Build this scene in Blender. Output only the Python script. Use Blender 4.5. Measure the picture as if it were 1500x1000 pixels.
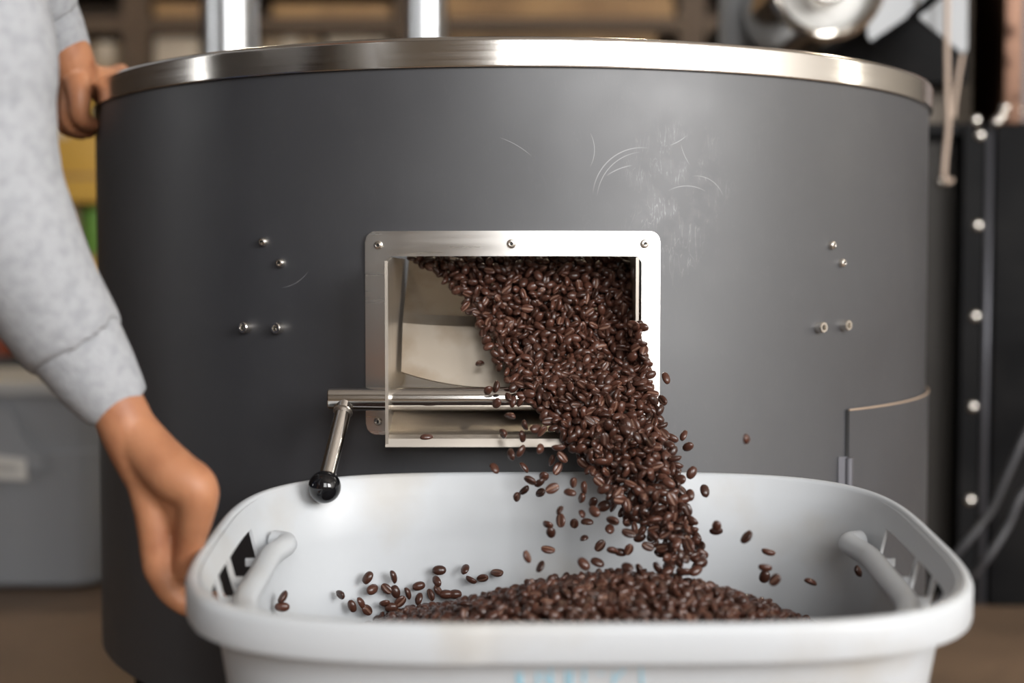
import bpy, bmesh, math, random
import numpy as np
from mathutils import Vector, Matrix, Quaternion

for _o in list(bpy.data.objects):
    bpy.data.objects.remove(_o, do_unlink=True)
scene = bpy.context.scene
col = scene.collection
R_ = math.radians
rnd = random.Random(7)
nrg = np.random.default_rng(7)

# ---------------------------------------------------------------- camera
FPX = 50 / 36 * 1500
PITCH = R_(2.75)
ZC = 0.615
cam_d = bpy.data.cameras.new('camera')
cam = bpy.data.objects.new('camera', cam_d)
col.objects.link(cam)
cam.location = (0, 0, ZC)
cam.rotation_euler = (R_(90) - PITCH, 0, 0)
cam_d.lens = 50
cam_d.sensor_width = 36
cam_d.clip_start = 0.05
cam_d.dof.use_dof = True
cam_d.dof.focus_distance = 1.37
cam_d.dof.aperture_fstop = 2.2
scene.camera = cam

# ---------------------------------------------------------------- world, light, exposure
scene.view_settings.view_transform = 'Standard'
scene.view_settings.look = 'None'
scene.view_settings.gamma = 1
scene.view_settings.use_curve_mapping = False
scene.view_settings.exposure = 0.1

world = bpy.data.worlds.new('world')
scene.world = world
world.use_nodes = True
world.node_tree.nodes['Background'].inputs[0].default_value = (0.75, 0.82, 0.9, 1)
world.node_tree.nodes['Background'].inputs[1].default_value = 0.6


def window_light(name, loc, rot, sx, sy, radiance, color=(1, 0.99, 0.98)):
    l = bpy.data.lights.new(name, 'AREA')
    l.shape = 'RECTANGLE'
    l.size, l.size_y = sx, sy
    l.energy = radiance * math.pi * sx * sy
    l.color = color
    o = bpy.data.objects.new(name, l)
    o.location = loc
    o.rotation_euler = rot
    col.objects.link(o)
    return o


WIN_Z0, WIN_Z1 = 0.95, 3.3
ZM, ZS = (WIN_Z0 + WIN_Z1) / 2, WIN_Z1 - WIN_Z0
FRONT_Y = -2.6
FRONT_WINDOWS = [(-0.1, 1.55), (2.2, 4.95), (-3.15, -2.8)]
FRONT_RAD = [8.0, 20.0, 3.0]
for (a, b), rad in zip(FRONT_WINDOWS, FRONT_RAD):
    window_light('daylight', ((a + b) / 2, FRONT_Y - 0.12, ZM), (R_(90), 0, 0), b - a, ZS, rad)
LEFT_X, RIGHT_X = -4.6, 5.2
LEFT_WINDOW = (0.7, 1.25)
window_light('daylight', (LEFT_X - 0.12, sum(LEFT_WINDOW) / 2, ZM), (R_(90), 0, R_(-90)),
             LEFT_WINDOW[1] - LEFT_WINDOW[0], ZS, 6.0)
RIGHT_WINDOW = (1.85, 2.2)
window_light('daylight', (RIGHT_X + 0.12, sum(RIGHT_WINDOW) / 2, ZM), (R_(90), 0, R_(90)),
             RIGHT_WINDOW[1] - RIGHT_WINDOW[0], ZS, 9.0, (1, 0.93, 0.8))
BACK_Y = 7.0
CEIL_Z = 4.2
# unseen pendant lamps, added to brighten the racks at the back
FILL_LAMPS = [(-1.6, 3.9, 3.2), (0.6, 4.1, 3.2), (2.4, 3.6, 3.2)]

# ---------------------------------------------------------------- pixel helpers


def ray(px, py):
    u, v = (px - 750) / FPX, (500 - py) / FPX
    return Vector((u, math.cos(PITCH) + v * math.sin(PITCH), -math.sin(PITCH) + v * math.cos(PITCH)))


def P(px, py, Y):
    d = ray(px, py)
    k = Y / d.y
    return Vector((d.x * k, Y, ZC + d.z * k))


DRUM_Y, DRUM_R = 1.944, 0.544


def on_drum(px, py, R=DRUM_R):
    d = ray(px, py)
    a = d.x ** 2 + d.y ** 2
    b = -2 * d.y * DRUM_Y
    c = DRUM_Y ** 2 - R ** 2
    disc = max(0, b * b - 4 * a * c)
    k = (-b - math.sqrt(disc)) / (2 * a)
    p = Vector((d.x * k, d.y * k, ZC + d.z * k))
    phi = math.atan2(p.x, DRUM_Y - p.y)
    return p, phi


def drum_pt(phi, z, R=DRUM_R):
    return Vector((R * math.sin(phi), DRUM_Y - R * math.cos(phi), z))


# ---------------------------------------------------------------- materials
MATS = {}


def mat(name, base=(0.5, 0.5, 0.5), rough=0.5, metal=0.0, spec=0.5, noise=None, bump=None, coat=0.0, sss=0.0):
    """noise=(scale, dark colour, lo, hi) mixes a second colour; bump=(scale, strength)"""
    m = bpy.data.materials.new(name)
    m.use_nodes = True
    nt = m.node_tree
    b = nt.nodes['Principled BSDF']
    b.inputs['Base Color'].default_value = (*base, 1)
    b.inputs['Roughness'].default_value = rough
    b.inputs['Metallic'].default_value = metal
    b.inputs['Specular IOR Level'].default_value = spec
    b.inputs['Coat Weight'].default_value = coat
    if sss:
        b.inputs['Subsurface Weight'].default_value = sss
        b.inputs['Subsurface Radius'].default_value = (0.01, 0.004, 0.002)
        b.inputs['Subsurface Scale'].default_value = 0.5
    tc = nt.nodes.new('ShaderNodeTexCoord')
    if noise:
        n = nt.nodes.new('ShaderNodeTexNoise')
        n.inputs['Scale'].default_value = noise[0]
        n.inputs['Detail'].default_value = 6
        nt.links.new(tc.outputs['Object'], n.inputs['Vector'])
        r = nt.nodes.new('ShaderNodeMapRange')
        r.inputs['From Min'].default_value = noise[2]
        r.inputs['From Max'].default_value = noise[3]
        nt.links.new(n.outputs['Fac'], r.inputs['Value'])
        mx = nt.nodes.new('ShaderNodeMix')
        mx.data_type = 'RGBA'
        mx.inputs['A'].default_value = (*base, 1)
        mx.inputs['B'].default_value = (*noise[1], 1)
        nt.links.new(r.outputs['Result'], mx.inputs['Factor'])
        nt.links.new(mx.outputs['Result'], b.inputs['Base Color'])
    if bump:
        n2 = nt.nodes.new('ShaderNodeTexNoise')
        n2.inputs['Scale'].default_value = bump[0]
        n2.inputs['Detail'].default_value = 4
        nt.links.new(tc.outputs['Object'], n2.inputs['Vector'])
        bp = nt.nodes.new('ShaderNodeBump')
        bp.inputs['Strength'].default_value = bump[1]
        bp.inputs['Distance'].default_value = 0.002
        nt.links.new(n2.outputs['Fac'], bp.inputs['Height'])
        nt.links.new(bp.outputs['Normal'], b.inputs['Normal'])
    MATS[name] = m
    return m


def drum_paint():
    """dark grey powder coat with pale scuffs where things rub against it"""
    m = mat('drum_paint', (0.036, 0.037, 0.042), 0.45, 0, 1.0)
    nt = m.node_tree
    b = nt.nodes['Principled BSDF']
    L = nt.links
    tc = nt.nodes.new('ShaderNodeTexCoord')

    def node(t, **kw):
        n = nt.nodes.new(t)
        for k, v in kw.items():
            setattr(n, k, v)
        return n
    # soft cloudy wear
    n1 = node('ShaderNodeTexNoise')
    n1.inputs['Scale'].default_value = 6
    n1.inputs['Detail'].default_value = 8
    L.new(tc.outputs['Object'], n1.inputs['Vector'])
    r1 = node('ShaderNodeMapRange')
    r1.inputs['From Min'].default_value = 0.35
    r1.inputs['From Max'].default_value = 0.7
    r1.inputs['To Min'].default_value = 0.44
    r1.inputs['To Max'].default_value = 0.56
    L.new(n1.outputs['Fac'], r1.inputs['Value'])
    L.new(r1.outputs['Result'], b.inputs['Roughness'])
    # thin scratches: ridged, stretched noise
    mp = node('ShaderNodeMapping')
    mp.inputs['Scale'].default_value = (130, 130, 22)
    mp.inputs['Rotation'].default_value = (0.0, 0.25, 0)
    L.new(tc.outputs['Object'], mp.inputs['Vector'])
    n2 = node('ShaderNodeTexNoise')
    n2.inputs['Scale'].default_value = 1.0
    n2.inputs['Detail'].default_value = 3
    n2.inputs['Distortion'].default_value = 1.2
    L.new(mp.outputs['Vector'], n2.inputs['Vector'])
    sub = node('ShaderNodeMath', operation='SUBTRACT')
    sub.inputs[1].default_value = 0.5
    L.new(n2.outputs['Fac'], sub.inputs[0])
    ab = node('ShaderNodeMath', operation='ABSOLUTE')
    L.new(sub.outputs[0], ab.inputs[0])
    r2 = node('ShaderNodeMapRange')
    r2.inputs['From Min'].default_value = 0.0
    r2.inputs['From Max'].default_value = 0.018
    r2.inputs['To Min'].default_value = 1.0
    r2.inputs['To Max'].default_value = 0.0
    L.new(ab.outputs[0], r2.inputs['Value'])
    # the scuffed patch above the hatch (in metres on the shell)
    c = P(992, 285, 1.41)
    vs = node('ShaderNodeVectorMath', operation='SUBTRACT')
    vs.inputs[1].default_value = c
    L.new(tc.outputs['Object'], vs.inputs[0])
    sc = node('ShaderNodeVectorMath', operation='MULTIPLY')
    sc.inputs[1].default_value = (1 / 0.055, 1 / 0.3, 1 / 0.085)
    L.new(vs.outputs[0], sc.inputs[0])
    ln = node('ShaderNodeVectorMath', operation='LENGTH')
    L.new(sc.outputs[0], ln.inputs[0])
    r3 = node('ShaderNodeMapRange')
    r3.inputs['From Min'].default_value = 0.2
    r3.inputs['From Max'].default_value = 1.1
    r3.inputs['To Min'].default_value = 1.0
    r3.inputs['To Max'].default_value = 0.03
    L.new(ln.outputs['Value'], r3.inputs['Value'])
    n3 = node('ShaderNodeTexNoise')
    n3.inputs['Scale'].default_value = 38
    n3.inputs['Detail'].default_value = 5
    L.new(tc.outputs['Object'], n3.inputs['Vector'])
    r4 = node('ShaderNodeMapRange')
    r4.inputs['From Min'].default_value = 0.42
    r4.inputs['From Max'].default_value = 0.66
    L.new(n3.outputs['Fac'], r4.inputs['Value'])
    m1 = node('ShaderNodeMath', operation='MULTIPLY')
    L.new(r2.outputs[0], m1.inputs[0])
    L.new(r4.outputs[0], m1.inputs[1])
    sm = node('ShaderNodeMath', operation='MULTIPLY_ADD')
    L.new(r4.outputs[0], sm.inputs[0])
    sm.inputs[1].default_value = 0.18
    L.new(m1.outputs[0], sm.inputs[2])
    m2 = node('ShaderNodeMath', operation='MULTIPLY')
    L.new(sm.outputs[0], m2.inputs[0])
    L.new(r3.outputs[0], m2.inputs[1])
    m3 = node('ShaderNodeMath', operation='MULTIPLY')
    m3.inputs[1].default_value = 0.5
    L.new(m2.outputs[0], m3.inputs[0])
    # single curved scratches: (centre px, py, radius, half width in mm, direction, opening)
    for px, py, rad, wid, ang, opn in ((942, 290, 0.050, 0.0005, 128, 48), (946, 294, 0.0485, 0.0004, 135, 40), (940, 330, 0.060, 0.0005, 112, 14), (820, 220, 0.034, 0.0003, 0, 30),
                                       (1080, 190, 0.055, 0.0003, 205, 12), (960, 140, 0.05, 0.0004, 300, 12), (1010, 330, 0.04, 0.0004, 90, 30), (690, 330, 0.09, 0.0003, 60, 12),
                                       (1025, 300, 0.03, 0.0003, 60, 40), (395, 360, 0.042, 0.00025, 300, 25)):
        cc = P(px, py, 1.41)
        sv = node('ShaderNodeVectorMath', operation='SUBTRACT')
        sv.inputs[1].default_value = cc
        L.new(tc.outputs['Object'], sv.inputs[0])
        fl_ = node('ShaderNodeVectorMath', operation='MULTIPLY')
        fl_.inputs[1].default_value = (1, 0, 1)
        L.new(sv.outputs[0], fl_.inputs[0])
        le = node('ShaderNodeVectorMath', operation='LENGTH')
        L.new(fl_.outputs[0], le.inputs[0])
        cmp_ = node('ShaderNodeMath', operation='COMPARE')
        L.new(le.outputs['Value'], cmp_.inputs[0])
        cmp_.inputs[1].default_value = rad
        cmp_.inputs[2].default_value = wid
        nm = node('ShaderNodeVectorMath', operation='NORMALIZE')
        L.new(fl_.outputs[0], nm.inputs[0])
        dt = node('ShaderNodeVectorMath', operation='DOT_PRODUCT')
        dt.inputs[1].default_value = (math.cos(R_(ang)), 0, math.sin(R_(ang)))
        L.new(nm.outputs[0], dt.inputs[0])
        gt = node('ShaderNodeMapRange')
        gt.inputs['From Min'].default_value = math.cos(R_(opn))
        gt.inputs['From Max'].default_value = math.cos(R_(opn * 0.4))
        gt.inputs['To Max'].default_value = 0.32
        L.new(dt.outputs['Value'], gt.inputs['Value'])
        mu = node('ShaderNodeMath', operation='MULTIPLY')
        L.new(cmp_.outputs[0], mu.inputs[0])
        L.new(gt.outputs[0], mu.inputs[1])
        m_x = node('ShaderNodeMath', operation='MAXIMUM')
        L.new(m3.outputs[0], m_x.inputs[0])
        L.new(mu.outputs[0], m_x.inputs[1])
        m3 = m_x
    mx = node('ShaderNodeMix', data_type='RGBA')
    mx.inputs['A'].default_value = (0.036, 0.037, 0.042, 1)
    mx.inputs['B'].default_value = (0.5, 0.5, 0.52, 1)
    L.new(m3.outputs[0], mx.inputs['Factor'])
    L.new(mx.outputs['Result'], b.inputs['Base Color'])
    return m


def brushed(name, base, rough, axis_scale, spread=0.12):
    """brushed stainless: roughness and bump streaks along one direction"""
    m = mat(name, base, rough, 1.0)
    nt = m.node_tree
    b = nt.nodes['Principled BSDF']
    tc = nt.nodes.new('ShaderNodeTexCoord')
    mp = nt.nodes.new('ShaderNodeMapping')
    mp.inputs['Scale'].default_value = axis_scale
    nt.links.new(tc.outputs['Object'], mp.inputs['Vector'])
    n = nt.nodes.new('ShaderNodeTexNoise')
    n.inputs['Scale'].default_value = 1
    n.inputs['Detail'].default_value = 5
    nt.links.new(mp.outputs['Vector'], n.inputs['Vector'])
    r = nt.nodes.new('ShaderNodeMapRange')
    r.inputs['To Min'].default_value = max(0.03, rough - spread)
    r.inputs['To Max'].default_value = rough + spread
    nt.links.new(n.outputs['Fac'], r.inputs['Value'])
    nt.links.new(r.outputs['Result'], b.inputs['Roughness'])
    bp = nt.nodes.new('ShaderNodeBump')
    bp.inputs['Strength'].default_value = 0.025
    bp.inputs['Distance'].default_value = 0.001
    nt.links.new(n.outputs['Fac'], bp.inputs['Height'])
    nt.links.new(bp.outputs['Normal'], b.inputs['Normal'])
    return m


def bean_mat(name, a, b_, rough):
    m = mat(name, a, rough, 0, 0.5)
    nt = m.node_tree
    b = nt.nodes['Principled BSDF']
    at = nt.nodes.new('ShaderNodeAttribute')
    at.attribute_name = 'shade'
    oi = nt.nodes.new('ShaderNodeObjectInfo')
    ad = nt.nodes.new('ShaderNodeMath')
    ad.operation = 'ADD'
    nt.links.new(at.outputs['Fac'], ad.inputs[0])
    nt.links.new(oi.outputs['Random'], ad.inputs[1])
    fr = nt.nodes.new('ShaderNodeMath')
    fr.operation = 'FRACT'
    nt.links.new(ad.outputs[0], fr.inputs[0])
    mx = nt.nodes.new('ShaderNodeMix')
    mx.data_type = 'RGBA'
    mx.inputs['A'].default_value = (*a, 1)
    mx.inputs['B'].default_value = (*b_, 1)
    nt.links.new(fr.outputs[0], mx.inputs['Factor'])
    nt.links.new(mx.outputs['Result'], b.inputs['Base Color'])
    return m


drum_paint()
brushed('rim_steel', (0.80, 0.77, 0.73), 0.17, (3, 3, 400), 0.06)
brushed('frame_steel', (0.78, 0.76, 0.73), 0.30, (5, 5, 120))
brushed('chute_steel', (0.52, 0.475, 0.42), 0.36, (8, 60, 8))
mat('flap_steel', (0.38, 0.335, 0.28), 0.48, 1.0, noise=(16, (0.24, 0.18, 0.12), 0.45, 0.75), bump=(40, 0.1))
mat('polished_steel', (0.82, 0.80, 0.77), 0.12, 1.0)
mat('bolt_steel', (0.8, 0.76, 0.7), 0.25, 1.0)
mat('socket_dark', (0.02, 0.02, 0.02), 0.6)
mat('knob_black', (0.006, 0.006, 0.007), 0.08, 0, 0.6)
mat('highlight_tan', (0.35, 0.26, 0.19), 0.6)
mat('tub_plastic', (0.49, 0.51, 0.53), 0.36, 0, 0.5, noise=(7, (0.40, 0.36, 0.30), 0.52, 0.85), bump=(60, 0.05))
mat('marker_blue', (0.28, 0.55, 0.68), 0.6)
bean_mat('bean_brown', (0.033, 0.013, 0.0085), (0.080, 0.031, 0.020), 0.28)
bean_mat('bean_crease', (0.07, 0.033, 0.022), (0.20, 0.105, 0.07), 0.6)
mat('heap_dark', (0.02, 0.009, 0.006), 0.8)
mat('skin', (0.40, 0.178, 0.09), 0.5, 0, 0.4, noise=(28, (0.28, 0.108, 0.052), 0.45, 0.75), bump=(260, 0.15), sss=0.15)
mat('sweat_fabric', (0.365, 0.375, 0.395), 0.95, 0, 0.1, noise=(110, (0.285, 0.295, 0.315), 0.42, 0.72), bump=(420, 0.5))
mat('jeans', (0.03, 0.04, 0.07), 0.9, 0, 0.1, noise=(200, (0.05, 0.06, 0.1), 0.4, 0.7))
mat('shoe_black', (0.02, 0.02, 0.02), 0.6)
mat('hair_dark', (0.015, 0.01, 0.008), 0.6)
mat('eye_white', (0.8, 0.8, 0.78), 0.2)
mat('floor_concrete', (0.19, 0.125, 0.08), 0.5, 0, 0.5, noise=(2.2, (0.12, 0.08, 0.052), 0.4, 0.7), bump=(30, 0.1))
mat('wall_paint', (0.40, 0.34, 0.27), 0.8, noise=(3, (0.3, 0.25, 0.19), 0.4, 0.8))
mat('wall_white', (0.7, 0.68, 0.64), 0.8)
mat('wall_dark', (0.055, 0.038, 0.026), 0.85, noise=(3, (0.03, 0.02, 0.014), 0.4, 0.7))
mat('ceiling_paint', (0.28, 0.25, 0.22), 0.85)
mat('white_frame', (0.7, 0.7, 0.68), 0.5)
mat('wood_board', (0.30, 0.185, 0.085), 0.7, noise=(5, (0.19, 0.11, 0.05), 0.4, 0.7))
mat('wood_dark', (0.06, 0.038, 0.022), 0.7)
mat('carton', (0.47, 0.36, 0.24), 0.8, noise=(6, (0.38, 0.28, 0.18), 0.4, 0.7))
mat('carton_pale', (0.62, 0.52, 0.40), 0.8)
mat('rack_yellow', (0.55, 0.32, 0.05), 0.55)
mat('rack_black', (0.02, 0.018, 0.016), 0.6)
mat('green_tin', (0.14, 0.30, 0.05), 0.5)
mat('red_brown', (0.25, 0.045, 0.012), 0.5)
mat('orange_tin', (0.6, 0.22, 0.05), 0.5)
mat('grey_tote', (0.38, 0.40, 0.43), 0.40, 0, 0.5, noise=(5, (0.26, 0.245, 0.22), 0.5, 0.75), bump=(50, 0.06))
mat('grey_lid', (0.55, 0.56, 0.56), 0.45)
mat('dark_crate', (0.05, 0.052, 0.055), 0.6)
mat('paper_white', (0.88, 0.87, 0.83), 0.7)
mat('print_grey', (0.30, 0.30, 0.30), 0.8)
mat('cabinet_black', (0.005, 0.005, 0.0055), 0.6, 0, 0.08, noise=(8, (0.011, 0.0105, 0.0105), 0.45, 0.7))
mat('mesh_black', (0.022, 0.017, 0.012), 0.6)
mat('cabinet_edge', (0.13, 0.13, 0.145), 0.5, 0.6)
mat('roaster_taupe', (0.16, 0.13, 0.10), 0.55)
mat('roaster_brown', (0.05, 0.022, 0.012), 0.45)
mat('copper_angle', (0.15, 0.088, 0.062), 0.5, 1.0, noise=(30, (0.05, 0.028, 0.02), 0.5, 0.7), bump=(80, 0.4))
mat('silver_sheet', (0.36, 0.37, 0.38), 0.7, 0.6)
mat('cord_tan', (0.46, 0.36, 0.29), 0.85)
mat('cable_black', (0.05, 0.05, 0.055), 0.45)
mat('galvanised', (0.72, 0.74, 0.76), 0.28, 1.0)
mat('lamp_white', (0.8, 0.8, 0.78), 0.4)
_g = mat('lamp_glow', (1, 1, 1), 0.5)
_g.node_tree.nodes['Principled BSDF'].inputs['Emission Color'].default_value = (1, 0.83, 0.6, 1)
_g.node_tree.nodes['Principled BSDF'].inputs['Emission Strength'].default_value = 240
_gl = mat('sight_glass', (0.9, 0.9, 0.88), 0.06)
_gl.node_tree.nodes['Principled BSDF'].inputs['Transmission Weight'].default_value = 0.35

# ---------------------------------------------------------------- object helpers


def tag(o, label=None, cat=None, group=None, kind=None):
    if label:
        o['label'] = label
    if cat:
        o['category'] = cat
    if group:
        o['group'] = group
    if kind:
        o['kind'] = kind
    return o


def thing(name, loc, label, cat, group=None):
    o = bpy.data.objects.new(name, None)
    o.empty_display_size = 0.05
    o.location = loc
    col.objects.link(o)
    return tag(o, label, cat, group)


def adopt(o, parent):
    if parent is not None:
        o.parent = parent
        if parent.type == 'EMPTY':
            o.matrix_parent_inverse = Matrix.Translation(parent.location).inverted()
    return o


def mk(name, verts, faces, m, parent=None, smooth=False, angle=None):
    me = bpy.data.meshes.new(name)
    me.from_pydata([tuple(v) for v in verts], [], faces)
    me.update()
    return mk_me(name, me, m, parent, smooth, angle)


def mk_me(name, me, m, parent=None, smooth=False, angle=None):
    if not me.materials:
        me.materials.append(MATS[m])
    if smooth:
        me.polygons.foreach_set('use_smooth', [True] * len(me.polygons))
        if angle:
            me.set_sharp_from_angle(angle=R_(angle))
    o = bpy.data.objects.new(name, me)
    col.objects.link(o)
    return adopt(o, parent)


def from_bm(name, bm, m, parent=None, smooth=False, angle=None):
    me = bpy.data.meshes.new(name)
    bmesh.ops.recalc_face_normals(bm, faces=bm.faces)
    bm.to_mesh(me)
    bm.free()
    return mk_me(name, me, m, parent, smooth, angle)


def bm_box(bm, lo, hi, bev=0.0):
    c = [(a + b) / 2 for a, b in zip(lo, hi)]
    s = [abs(b - a) for a, b in zip(lo, hi)]
    t = bmesh.new()
    bmesh.ops.create_cube(t, size=1, matrix=Matrix.Translation(c) @ Matrix.Diagonal((*s, 1)))
    if bev:
        bmesh.ops.bevel(t, geom=list(t.edges), offset=bev, segments=2, profile=0.5, affect='EDGES')
    me = bpy.data.meshes.new('tmp')
    t.to_mesh(me)
    t.free()
    bm.from_mesh(me)
    bpy.data.meshes.remove(me)


def box(name, lo, hi, m, parent=None, bev=0.0):
    bm = bmesh.new()
    bm_box(bm, lo, hi, bev)
    return from_bm(name, bm, m, parent, bool(bev), 40 if bev else None)


def frame_of(d):
    d = Vector(d).normalized()
    a = Vector((0, 0, 1)) if abs(d.z) < 0.9 else Vector((1, 0, 0))
    u = d.cross(a).normalized()
    return u, d.cross(u).normalized(), d


def lathe(name, prof, origin, axis, m, parent=None, seg=32, smooth=True, angle=35, closed=False):
    """prof = [(radius, along axis)]"""
    u, v, d = frame_of(axis)
    o = Vector(origin)
    vs, fs = [], []
    for r, h in prof:
        for i in range(seg):
            a = 2 * math.pi * i / seg
            vs.append(o + d * h + (u * math.cos(a) + v * math.sin(a)) * r)
    n = len(prof)
    for j in range(n - 1 if not closed else n):
        for i in range(seg):
            k = (i + 1) % seg
            j2 = (j + 1) % n
            fs.append((j * seg + i, j * seg + k, j2 * seg + k, j2 * seg + i))
    if not closed:
        if prof[0][0] > 1e-6:
            fs.append(tuple(range(seg)))
        if prof[-1][0] > 1e-6:
            fs.append(tuple((n - 1) * seg + i for i in range(seg)))
    bm = bmesh.new()
    bv = [bm.verts.new(x) for x in vs]
    for f in fs:
        try:
            bm.faces.new([bv[i] for i in f])
        except ValueError:
            pass
    bmesh.ops.remove_doubles(bm, verts=bm.verts, dist=1e-6)
    return from_bm(name, bm, m, parent, smooth, angle)


def catmull(pts, k=8):
    pts = [Vector(p) for p in pts]
    q = [pts[0]] + pts + [pts[-1]]
    out = []
    for i in range(1, len(q) - 2):
        for j in range(k):
            t = j / k
            a, b, c, d = q[i - 1], q[i], q[i + 1], q[i + 2]
            out.append(0.5 * ((2 * b) + (c - a) * t + (2 * a - 5 * b + 4 * c - d) * t * t + (3 * b - a - 3 * c + d) * t ** 3))
    out.append(pts[-1])
    return out


def tube_bm(bm, pts, rad, seg=10, flat=None):
    pts = [Vector(p) for p in pts]
    rads = rad if isinstance(rad, (list, tuple)) else [rad] * len(pts)
    rings = []
    up = None
    for i, p in enumerate(pts):
        d = (pts[min(i + 1, len(pts) - 1)] - pts[max(i - 1, 0)]).normalized()
        if up is None:
            u, v, _ = frame_of(d)
        else:
            u = (up - d * up.dot(d)).normalized()
            v = d.cross(u)
        up = u
        rings.append([bm.verts.new(p + (u * math.cos(2 * math.pi * k / seg) + v * math.sin(2 * math.pi * k / seg)) * rads[i])
                      for k in range(seg)])
    for a, b in zip(rings[:-1], rings[1:]):
        for k in range(seg):
            bm.faces.new((a[k], a[(k + 1) % seg], b[(k + 1) % seg], b[k]))
    bm.faces.new(rings[0])
    bm.faces.new(rings[-1])


def tube(name, pts, rad, m, parent=None, seg=10):
    bm = bmesh.new()
    tube_bm(bm, pts, rad, seg)
    return from_bm(name, bm, m, parent, True, 50)


def crisp(o, deg=30):
    e = o.modifiers.new('crisp', 'EDGE_SPLIT')
    e.split_angle = R_(deg)
    e.use_edge_sharp = True
    return o


def sheet(name, rows, thick, m, parent=None, smooth=True):
    """rows: grid of points, thickened by a solidify modifier"""
    nv, nu = len(rows), len(rows[0])
    vs = [p for r in rows for p in r]
    fs = [(j * nu + i, j * nu + i + 1, (j + 1) * nu + i + 1, (j + 1) * nu + i) for j in range(nv - 1) for i in range(nu - 1)]
    o = mk(name, vs, fs, m, parent, smooth)
    s = o.modifiers.new('solid', 'SOLIDIFY')
    s.thickness = thick
    s.offset = 0
    return crisp(o)


# ================================================================ SETTING
tag(box('floor', (LEFT_X, FRONT_Y, -0.1), (RIGHT_X, BACK_Y, 0), 'floor_concrete'), kind='structure')
tag(box('ceiling', (LEFT_X, FRONT_Y, CEIL_Z), (RIGHT_X, BACK_Y, CEIL_Z + 0.1), 'ceiling_paint'), kind='structure')
tag(box('wall_back', (LEFT_X, BACK_Y, 0), (RIGHT_X, BACK_Y + 0.15, CEIL_Z), 'wall_dark'), kind='structure')


def wall_with_holes(name, a0, a1, holes, place, m):
    """place(a, z, t) -> point; t is 0 at the inner face, 1 at the outer face"""
    bm = bmesh.new()
    xs = [a0]
    for h in sorted(holes):
        xs += [h[0], h[1]]
    xs.append(a1)
    for i in range(len(xs) - 1):
        spans = [(0, CEIL_Z)] if i % 2 == 0 else [(0, WIN_Z0), (WIN_Z1, CEIL_Z)]
        for z0, z1 in spans:
            p, q = place(xs[i], z0, 0), place(xs[i + 1], z1, 1)
            bm_box(bm, [min(a, b) for a, b in zip(p, q)], [max(a, b) for a, b in zip(p, q)])
    return tag(from_bm(name, bm, m), kind='structure')


T = 0.1
front_place = lambda a, z, t: (a, FRONT_Y - t * T, z)
left_place = lambda a, z, t: (LEFT_X - t * T, a, z)
right_place = lambda a, z, t: (RIGHT_X + t * T, a, z)
wall_with_holes('wall_front', LEFT_X, RIGHT_X, FRONT_WINDOWS, front_place, 'wall_paint')
wall_with_holes('wall_left', FRONT_Y, BACK_Y, [LEFT_WINDOW], left_place, 'wall_dark')
wall_with_holes('wall_right', FRONT_Y, BACK_Y, [RIGHT_WINDOW], right_place, 'wall_white')


def window(n, a0, a1, place):
    bm = bmesh.new()

    def bar(x0, z0, x1, z1):
        p, q = place(x0, z0, 0.2), place(x1, z1, 0.7)
        bm_box(bm, [min(a, b) for a, b in zip(p, q)], [max(a, b) for a, b in zip(p, q)])
    w = 0.04
    bar(a0, WIN_Z0, a0 + w, WIN_Z1)
    bar(a1 - w, WIN_Z0, a1, WIN_Z1)
    bar(a0 + w, WIN_Z0, a1 - w, WIN_Z0 + w)
    bar(a0 + w, WIN_Z1 - w, a1 - w, WIN_Z1)
    tag(from_bm('window_%d' % n, bm, 'white_frame'), kind='structure')


_n = 1
for a, b in FRONT_WINDOWS:
    window(_n, a, b, front_place)
    _n += 1
window(_n, *LEFT_WINDOW, left_place)
window(_n + 1, *RIGHT_WINDOW, right_place)

# ================================================================ COOLING DRUM
cooler = thing('cooling_drum', (0, DRUM_Y, 0),
               'large round dark grey coffee cooling drum with steel rim and open hatch', 'coffee cooler')
Z_TOP = P(775, 53, 1.40).z
Z_RIMB = P(775, 98, 1.40).z
Z_BOT = 0.15
OPEN_L, OPEN_R = on_drum(565, 500)[1], on_drum(940, 500)[1]
Z_OPT, Z_OPB = P(750, 373, 1.40).z, P(750, 640, 1.40).z
phis = sorted(set([R_(a) for a in range(-180, 181, 3) if not (OPEN_L - 0.02 < R_(a) < OPEN_L + 0.02 or OPEN_R - 0.02 < R_(a) < OPEN_R + 0.02)] + [OPEN_L, OPEN_R]))
zs = [Z_BOT, 0.3, Z_OPB, Z_OPT, Z_TOP - 0.004]
vs = [drum_pt(p, z) for z in zs for p in phis]
fs = []
for j in range(len(zs) - 1):
    for i in range(len(phis) - 1):
        if zs[j] == Z_OPB and OPEN_L - 1e-6 <= phis[i] < OPEN_R - 1e-6:
            continue
        n = len(phis)
        fs.append((j * n + i, j * n + i + 1, (j + 1) * n + i + 1, (j + 1) * n + i))
shell = mk('shell', vs, fs, 'drum_paint', cooler, True)
s = shell.modifiers.new('solid', 'SOLIDIFY')
s.thickness = 0.004
s.offset = -1
crisp(shell)
lathe('rim_band', [(DRUM_R + 0.0005, Z_RIMB), (DRUM_R + 0.004, Z_RIMB), (DRUM_R + 0.0045, Z_RIMB + 0.001), (DRUM_R + 0.0045, Z_RIMB + 0.0014), (DRUM_R + 0.0045, Z_TOP - 0.0048), (DRUM_R + 0.0045, Z_TOP - 0.0042),
                   (DRUM_R + 0.003, Z_TOP - 0.001), (DRUM_R, Z_TOP), (DRUM_R - 0.02, Z_TOP), (DRUM_R - 0.02, Z_TOP - 0.003), (DRUM_R + 0.0005, Z_TOP - 0.003)],
      (0, DRUM_Y, 0), (0, 0, 1), 'rim_steel', cooler, 160, angle=50, closed=True)
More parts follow.
